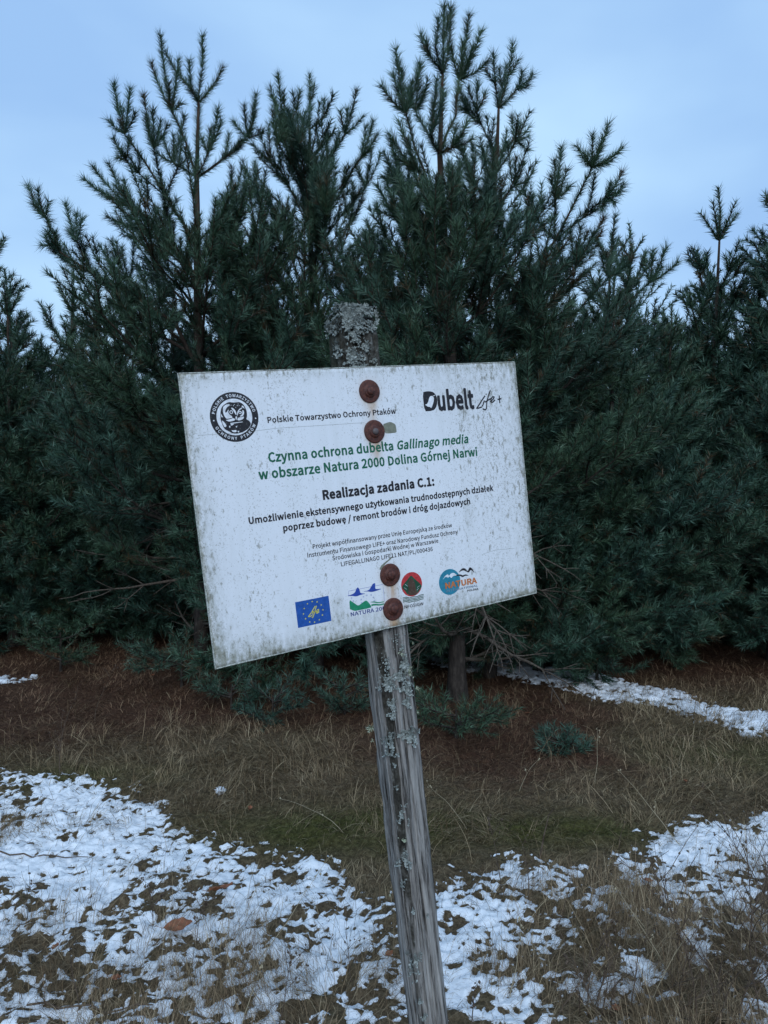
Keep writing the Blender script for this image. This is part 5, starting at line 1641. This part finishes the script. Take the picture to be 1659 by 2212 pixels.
# 1 short matted blades
def dens1(x, y):
    c = cover(x, y)
    cl = sstep(0.35, 0.62, fbm(x * 7, y * 7, 301, 2))
    return vis(x, y) * np.clip(1.0 - 1.15 * sstep(0.35, 0.75, c), 0.22, 1) * (0.35 + 0.65 * cl) * (1 - .55 * litter_amt(x, y))


x, y = scatter(230000, -4, 4.5, 1.85, 7.5, dens1)
n = len(x)
far = np.clip(y / 3.0, .7, 2.2)
ms = moss_amt(x, y)
gq = sstep(0.45, 0.65, fbm(x * 3, y * 3, 311, 2))
blades('grass_short', x, y, rng.gamma(5, .0105, n) * (1 - .5 * ms), .0016 * far * rng.uniform(.7, 1.3, n), rng.normal(0.95, .35, n),
       rng.normal(.54, .24, n), np.maximum(ms * 1.1, gq * .25 * rng.random(n)), litter_amt(x, y) * .7)
o = bpy.data.objects['grass_short']
props(o, 'short matted brown and olive grass between the snow patches', 'grass', kind='stuff')

# 2 long thin straw
def dens2(x, y):
    cl = sstep(0.40, 0.7, fbm(x * 4, y * 4, 321, 2))
    a = 0.22 + 0.9 * sstep(0.35, 1.2, x) * sstep(3.2, 2.5, y)
    a = a + .5 * np.exp(-((x + .5) / .5) ** 2 - ((y - 2.2) / .22) ** 2)
    a = a + 0.35 * np.exp(-((x + 1.0) / .8) ** 2 - ((y - 4.1) / .35) ** 2)
    a = a + .30 * sstep(2.75, 2.1, y)
    a = a * (1 - .6 * sstep(.7, .9, cover(x, y)))
    return vis(x, y) * np.clip(a, 0, 1) * cl * (1 - .8 * litter_amt(x, y))


x, y = scatter(190000, -3.2, 3.6, 1.85, 6.0, dens2)
n = len(x)
far = np.clip(y / 2.6, .8, 2.0)
blades('straw', x, y, rng.gamma(6, .017, n), .0012 * far * rng.uniform(.7, 1.4, n), rng.normal(0.45, .32, n), rng.normal(.55, .24, n), rng.random(n) * .15, rng.random(n) ** 2 * .3, segs=4, curl=.45)
props(bpy.data.objects['straw'], 'long pale straw stalks leaning over the snow, thickest at lower right', 'dry grass', kind='stuff')

# 2b the dense tangle of dead grass in the right foreground and along the bottom
x, y = scatter(52000, -1.6, 2.4, 1.85, 3.0, lambda x, y: vis(x, y) * np.clip(sstep(.25, .9, x) * sstep(3.0, 2.5, y) + .45 * sstep(2.35, 2.05, y), 0, 1)
               * (.25 + .75 * sstep(.42, .62, fbm(x * 6, y * 6, 331, 2))))
n = len(x)
blades('tangled_grass', x, y, rng.gamma(6, .0145, n), .0013 * rng.uniform(.7, 1.4, n), rng.normal(0.75, .4, n), rng.normal(.62, .25, n), np.zeros(n), rng.random(n) ** 2 * .45, segs=3, curl=.6)
props(bpy.data.objects['tangled_grass'], 'tangled reddish and straw coloured dead grass in the right foreground', 'dry grass', kind='stuff')

# 3 fallen needles and litter under the trees
x, y = scatter(120000, -4.5, 4.5, 3.2, 9.0, lambda x, y: vis(x, y) * litter_amt(x, y))
n = len(x)
blades('needle_litter', x, y, rng.uniform(.03, .08, n), .0026 * np.clip(y / 4, .8, 2), rng.normal(1.35, .18, n), rng.normal(.45, .22, n), np.zeros(n), np.full(n, .95), segs=1)
props(bpy.data.objects['needle_litter'], 'reddish brown fallen pine needles under the trees', 'needle litter', kind='stuff')

# 4 tufts rising under the trees and beside the track
x, y = scatter(170000, -4.5, 5.0, 3.1, 9.0, lambda x, y: vis(x, y) * (0.16 + .84 * sstep(.50, .70, fbm(x * 2.2, y * 2.2, 341, 2))) * (1 - .75 * sstep(.4, .7, cover(x, y))) * (1 - .75 * litter_amt(x, y)))
n = len(x)
blades('meadow_tufts', x, y, rng.gamma(6, .0155, n), .0026 * np.clip(y / 4, .8, 2), rng.normal(1.02, .33, n), rng.normal(.50, .22, n), rng.random(n) * .35, litter_amt(x, y) * .45, segs=3)
props(bpy.data.objects['meadow_tufts'], 'taller faded grass tufts in front of and under the pines', 'grass', kind='stuff')

# dead weeds: single stalks one can tell apart
m_weed = mat('dead_weed_stalk', (0.1, 0.07, 0.05), 0.9, 0.15)
g = G(m_weed)
g.color(g.ramp(g.noise(g.coord(), 50, 3), [(.3, (0.045, 0.030, 0.022)), (.7, (0.15, 0.11, 0.08))]))
m_pale = mat('pale_grass_stalk', (0.36, 0.30, 0.2), 0.8, 0.2)


def tube_arrays(P, r0, r1, ns=4):
    V, Q = [], []
    for i, p in enumerate(P):
        d = unit(P[min(i + 1, len(P) - 1)] - P[max(0, i - 1)])
        a, b = perp(d)
        r_ = r0 + (r1 - r0) * i / (len(P) - 1)
        for t in range(ns):
            th = 6.2832 * t / ns
            V.append(p + (a * math.cos(th) + b * math.sin(th)) * r_)
    for i in range(len(P) - 1):
        for t in range(ns):
            Q.append([i * ns + t, i * ns + (t + 1) % ns, (i + 1) * ns + (t + 1) % ns, (i + 1) * ns + t])
    return V, Q


def join(parts):
    V, Q, k = [], [], 0
    for v_, q_ in parts:
        V += list(v_)
        Q += [[i + k for i in f] for f in q_]
        k += len(v_)
    return V, Q


def gz(x, y):
    return float(ground_z(np.array([x]), np.array([y]))[0])


def wander(p, d, ln, n, bend, droop=0.0):
    P = [p]
    for i in range(n):
        d = unit(d + rv(bend) - UP * droop)
        p = p + d * ln / n
        P.append(p)
    return P, d


def weed(name, label, x, y, h, lean, r=.0016, twigs=6, seeds=8, tw=.12, material=None, cat='dead weed', group='dead stalks in the meadow', bend=.06, droop=0):
    base = np.array([x, y, gz(x, y) - .01])
    r *= 1.25
    t = empty(name, Vector(base))
    props(t, label, cat, group)
    P, d = wander(base, unit(np.array([lean[0], lean[1], 1.0])), h, 9, bend, droop)
    o = np_mesh('stem', *[a if i == 0 else None for i, a in enumerate(tube_arrays(P, r, r * .4)[:1])], None, material or m_weed, t, quads=tube_arrays(P, r, r * .4)[1], smooth=True)
    tips = [P[-1]]
    parts = []
    for k in range(twigs):
        i = random.randint(3, 9)
        dd = unit(np.array([lean[0], lean[1], 1.0]) + unit(np.array([random.gauss(0, 1), random.gauss(0, 1), .2])) * .8)
        Q_, _ = wander(P[i], dd, tw * random.uniform(.5, 1.2), 4, .12)
        parts.append(tube_arrays(Q_, r * .6, r * .3, 3))
        tips.append(Q_[-1])
        tips.append(Q_[2])
    if parts:
        V, Q = join(parts)
        np_mesh('twigs', V, None, material or m_weed, t, quads=Q)
    if seeds:
        V, Q = [], []
        for k in range(seeds):
            c_ = random.choice(tips) + rv(.004)
            s = random.uniform(.0025, .005)
            b0 = len(V)
            V += [c_ + np.array(v_) * s for v_ in ((1, 0, 0), (0, 1, 0), (-1, 0, 0), (0, -1, 0), (0, 0, 1.5), (0, 0, -1.3))]
            Q += [[b0, b0 + 1, b0 + 4], [b0 + 1, b0 + 2, b0 + 4], [b0 + 2, b0 + 3, b0 + 4], [b0 + 3, b0, b0 + 4], [b0 + 1, b0, b0 + 5], [b0 + 2, b0 + 1, b0 + 5], [b0 + 3, b0 + 2, b0 + 5], [b0, b0 + 3, b0 + 5]]
        np_mesh('seed_heads', V, Q, material or m_weed, t)
    finish(t)
    return t


def gat(px, py):
    d = CR * ((px - 829.5) / 1536.0) + CD * ((py - 1106.0) / 1536.0) + CF
    p = E0 + d * (1.6 / -d[2])
    return p[0], p[1]


WEEDS = [
    ('dead_weed', 'dark broken stub of a stalk at the edge of the solid snow on the right', 1164, 1868, .20, (.10, .0), .0035, 1, 0, .05),
    ('dead_weed', 'tall thin dark stalk in front of the bare ground right of the post', 1082, 1955, .36, (.02, 0), .0016, 5, 10, .06),
    ('dead_weed', 'second upright dark stalk, shorter, right of the tall thin one', 1140, 1960, .28, (0, 0), .0015, 4, 8, .06),
    ('dead_weed', 'upright stem with a dark seed spike close to the lower right of the post', 1022, 2260, .17, (-.05, 0), .0018, 2, 14, .03),
    ('dead_weed', 'twiggy weed arching over the solid snow at the right edge', 1700, 2010, .42, (-.55, .1), .0016, 9, 20, .20),
    ('dead_weed', 'long bent weed leaning left in the right foreground', 1560, 2120, .48, (-.75, .15), .0019, 8, 8, .18),
    ('dead_weed', 'branching brown weed in the lower right corner', 1500, 2230, .42, (.15, .1), .0020, 10, 16, .18),
    ('dead_weed', 'forked weed rising at the far lower right corner', 1640, 2200, .50, (.0, .1), .0020, 11, 16, .2),
    ('dead_weed', 'leaning reddish stalk between snow patches at lower right', 1300, 2215, .34, (-.5, .1), .0018, 7, 8, .14),
    ('dead_weed', 'weed with many side twigs at the bottom centre right', 1180, 2240, .30, (.3, .1), .0016, 8, 12, .12),
    ('dead_weed', 'straight dark stalk rising from the snow at lower left', 172, 2190, .26, (-.05, 0), .0016, 2, 4, .04),
    ('dead_weed', 'bushy dark weed on the snow at lower left', 330, 2010, .16, (.0, 0), .0014, 12, 30, .09),
    ('dead_weed', 'small twiggy weed in the middle of the left snow patch', 420, 2050, .17, (.2, 0), .0013, 11, 26, .09),
    ('dead_weed', 'low brown weed at the left edge of the snow', 60, 1990, .14, (.0, 0), .0013, 9, 16, .08),
    ('dead_weed', 'thin upright weed at the left where snow and grass meet', 130, 1690, .42, (-.03, 0), .0020, 8, 10, .12),
    ('dead_weed', 'slender stem standing on the tan grass far left', 205, 1560, .45, (.05, 0), .0020, 4, 4, .12),
    ('dead_weed', 'brown weed at the bottom edge left of the post', 600, 2230, .2, (.25, .1), .0014, 9, 14, .09),
    ('dead_weed', 'dark weed just left of the post bottom', 760, 2140, .14, (-.2, .1), .0012, 8, 10, .08),
]
for nm, lab, px, py, h, ln, r_, tw_, sd_, tl in WEEDS:
    x_, y_ = gat(px, py)
    weed(nm, lab, x_, y_, h, ln, r_, tw_, sd_, tl)
PALE = [('long pale straw bent across the dark slope left of the post', 745, 1815, .42, (-.62, .0)), ('pale straw stalk crossing behind the two brown leaves', 540, 2110, .44, (.55, .35)),
        ('single pale straw standing on the dark grass at right', 1285, 1700, .30, (.0, .0)), ('leaning pale stalk at right above the snow edge', 1475, 1830, .42, (-.75, .1)),
        ('short pale forked straw on the litter right of the post', 1120, 1720, .22, (.3, .1)), ('arched pale straw on the olive grass right of the post', 1010, 1810, .3, (-.5, .0)),
        ('curved pale stalk at the bottom beside the brown leaf', 520, 2215, .22, (.2, .1)), ('thin tan stalk rising from the bottom right snow', 1100, 2160, .26, (.1, 0)),
        ('tan stalk in the right foreground thicket', 1400, 2190, .36, (.25, .05)), ('pale stalk leaning left over the lower right snow', 1440, 2100, .34, (-.4, .05))]
for lab, px, py, h, ln in PALE:
    x_, y_ = gat(px, py)
    weed('straw_stalk', lab, x_, y_, h, ln, .0013, 1, 4, .05, m_pale, 'straw', 'single pale straws', .07, .03)

# a rough thicket of thin twigs fills the lower right corner
def shrub(label, x, y, h, n, spread):
    base = np.array([x, y, gz(x, y) - .01])
    t = empty('twiggy_shrub', Vector(base))
    props(t, label, 'shrub', 'twiggy shrubs at lower right')
    for k in range(n):
        parts = []
        d = unit(np.array([random.gauss(0, spread), random.gauss(0, spread), 1.0]))
        P, _ = wander(base + np.array([random.gauss(0, .05), random.gauss(0, .05), 0]), d, h * random.uniform(.6, 1.1), 8, .10)
        parts.append(tube_arrays(P, .0023, .0009, 4))
        for j in range(5):
            i = random.randint(2, 7)
            Q_, d2 = wander(P[i], unit(d + unit(rv(1)) * .8), h * random.uniform(.2, .45), 5, .14)
            parts.append(tube_arrays(Q_, .0013, .0006, 3))
            Q2, _ = wander(Q_[3], unit(d2 + unit(rv(1)) * .8), h * random.uniform(.1, .2), 3, .14)
            parts.append(tube_arrays(Q2, .0008, .0004, 3))
        V, Q = join(parts)
        np_mesh('stem', V, None, m_weed, t, quads=Q)
    finish(t)


for lab, px, py, h, n_ in (('twiggy brown shrub in the lower right corner', 1600, 2180, .36, 9), ('thin twiggy shrub left of the corner shrub', 1440, 2230, .28, 7),
                           ('sparse shrub standing in snow right of the solid patch', 1655, 2040, .34, 7), ('low twiggy shrub at the bottom right of centre', 1290, 2190, .22, 6)):
    x_, y_ = gat(px, py)
    shrub(lab, x_, y_, h, n_, .45)

# leaves, a lump of snow, twigs
m_leaf = mat('brown_leaf', (0.2, 0.08, 0.03), 0.6, 0.35)
g = G(m_leaf)
g.color(g.ramp(g.noise(g.coord(), 60, 4, .6), [(.3, (0.12, 0.045, 0.020)), (.6, (0.27, 0.10, 0.048)), (.8, (0.38, 0.17, 0.09))]))
g.bump(g.noise(g.coord(), 120, 3), .5, .004)


def leaf(label, px, py, ln, wd, rz, curl, roll=0.0, small=False):
    x_, y_ = gat(px, py)
    base = np.array([x_, y_, gz(x_, y_) + (.034 if not small else .014)])
    nu, nv = 15, 7
    V = []
    for i in range(nu):
        u = i / (nu - 1)
        hw = wd * .5 * (math.sin(math.pi * min(1, u * 1.02)) ** .75) * (1 + .10 * math.sin(u * 21))
        for j in range(nv):
            v_ = j / (nv - 1) * 2 - 1
            V.append((ln * (u - .5), hw * v_, curl * (abs(v_) ** 1.5) * wd * .6 + curl * .35 * (2 * u - 1) ** 2 * ln * .4 + .002 * math.sin(u * 16 + v_ * 4) - .0015 * (abs(v_) < .2)))
    Q = [[i * nv + j, (i + 1) * nv + j, (i + 1) * nv + j + 1, i * nv + j + 1] for i in range(nu - 1) for j in range(nv - 1)]
    o = empty('fallen_leaf', Vector(base))
    props(o, label, 'leaf', 'fallen brown leaves')
    o.rotation_euler = (roll, random.uniform(-.1, .1), rz)
    b_ = np_mesh('blade', V, None, m_leaf, o, quads=Q, smooth=True)
    P = [np.array([-ln * .5 - k * ln * .07, .002 * k, .003 * k]) for k in range(5)] + []
    v2, q2 = tube_arrays(P, .0012, .0009, 4)
    np_mesh('leaf_stalk', v2, None, m_leaf, o, quads=q2)


leaf('large orange brown curled leaf lying on snow left of the post', 478, 1962, .088, .044, .35, .35, -.45)
leaf('large orange brown flat leaf, the nearer one, lower left', 385, 2036, .098, .060, .25, .12, .18)
for k, (px, py, lab) in enumerate(((540, 1765, 'small brown leaf on dark grass near the snow lump'), (975, 1500, 'pale pinkish leaf on the litter right of the post'), (1140, 1540, 'pale leaf on the red litter right of the trunk'),
                                   (140, 1350, 'small pale leaf at the foot of the left trees'), (330, 1465, 'faded leaf in the tan grass at left'), (1400, 1930, 'dark leaf scrap at the edge of the solid snow'),
                                   (840, 2090, 'dark brown leaf scrap left of the post'), (1330, 2195, 'dark leaf lying at the bottom right'), (1480, 1700, 'small yellowish leaf in the grass at right'),
                                   (120, 2080, 'reddish leaf scrap at the lower left'), (250, 2130, 'brown leaf scrap in the lower left snow'))):
    leaf(lab, px, py, .035, .022, random.uniform(0, 6), .3, .2, True)


def snow_lump(label, px, py, s):
    x_, y_ = gat(px, py)
    V, Q = [], []
    nu, nv = 18, 10
    for i in range(nv):
        ph = math.pi * i / (nv - 1)
        for j in range(nu):
            th = 6.2832 * j / nu
            r_ = s * (1 + .95 * (float(fbm(np.array([math.cos(th) * 1.9 + 5 + px]), np.array([math.sin(th) * 1.5 + ph * 1.6]), 401, 2)[0]) - .5) * 2)
            V.append((r_ * math.sin(ph) * math.cos(th) * 1.15, r_ * math.sin(ph) * math.sin(th), r_ * math.cos(ph) * .62))
    for i in range(nv - 1):
        for j in range(nu):
            Q.append([i * nu + j, (i + 1) * nu + j, (i + 1) * nu + (j + 1) % nu, i * nu + (j + 1) % nu])
    o = np_mesh('snow_clump', V, None, m_snow, None, quads=Q, smooth=True, attrs={'depth': np.full(len(V), .6)})
    o.location = (x_, y_, gz(x_, y_) + s * .5)
    props(o, label, 'snow clump')


snow_lump('white clump of snow alone on the dark grass above the left patch', 478, 1722, .024)

# bare sticks on the ground
for lab, (xa, ya), (xb, yb) in (('dark stick lying across the left snow patch', (0, 1856), (190, 1866)), ('dark stick at the bottom left edge', (60, 2196), (330, 2188)),
                                ('fallen bent twig in the green grass at right', (1390, 1585), (1560, 1600))):
    a, b = gat(xa, ya), gat(xb, yb)
    P = []
    for k in range(9):
        t_ = k / 8
        x_, y_ = a[0] * (1 - t_) + b[0] * t_, a[1] * (1 - t_) + b[1] * t_
        P.append(np.array([x_, y_ + random.gauss(0, .006), gz(x_, y_) + .018 + random.gauss(0, .003)]))
    v2, q2 = tube_arrays(P, .0035, .002, 5)
    o = np_mesh('stick', v2, None, m_weed, None, quads=q2, smooth=True)
    props(o, lab, 'stick')

# thin bare birch behind the long left branch
b_ = at(330, 900, 9.4); b_[2] = 0
t = empty('bare_birch', Vector(b_))
props(t, 'thin leafless birch with fine twigs behind the long left branch', 'tree')
P, _ = wander(b_, UP, 4.3, 10, .04)
v2, q2 = tube_arrays(P, .02, .006, 6)
np_mesh('trunk', v2, None, m_dead, t, quads=q2)
for k in range(16):
    i = random.randint(5, 10)
    parts = []
    d = unit(np.array([random.gauss(0, 1), random.gauss(0, .6), .9]))
    Q_, _ = wander(P[i], d, random.uniform(.5, .9), 7, .10, .06)
    parts.append(tube_arrays(Q_, .004, .0016, 3))
    for j in range(9):
        i2 = random.randint(1, 7)
        Q2, _ = wander(Q_[i2], unit(d + rv(.6)), random.uniform(.2, .45), 5, .15, .12)
        parts.append(tube_arrays(Q2, .0017, .0010, 3))
    V, Q = join(parts)
    np_mesh('branch', V, None, m_dead, t, quads=Q)
finish(t)
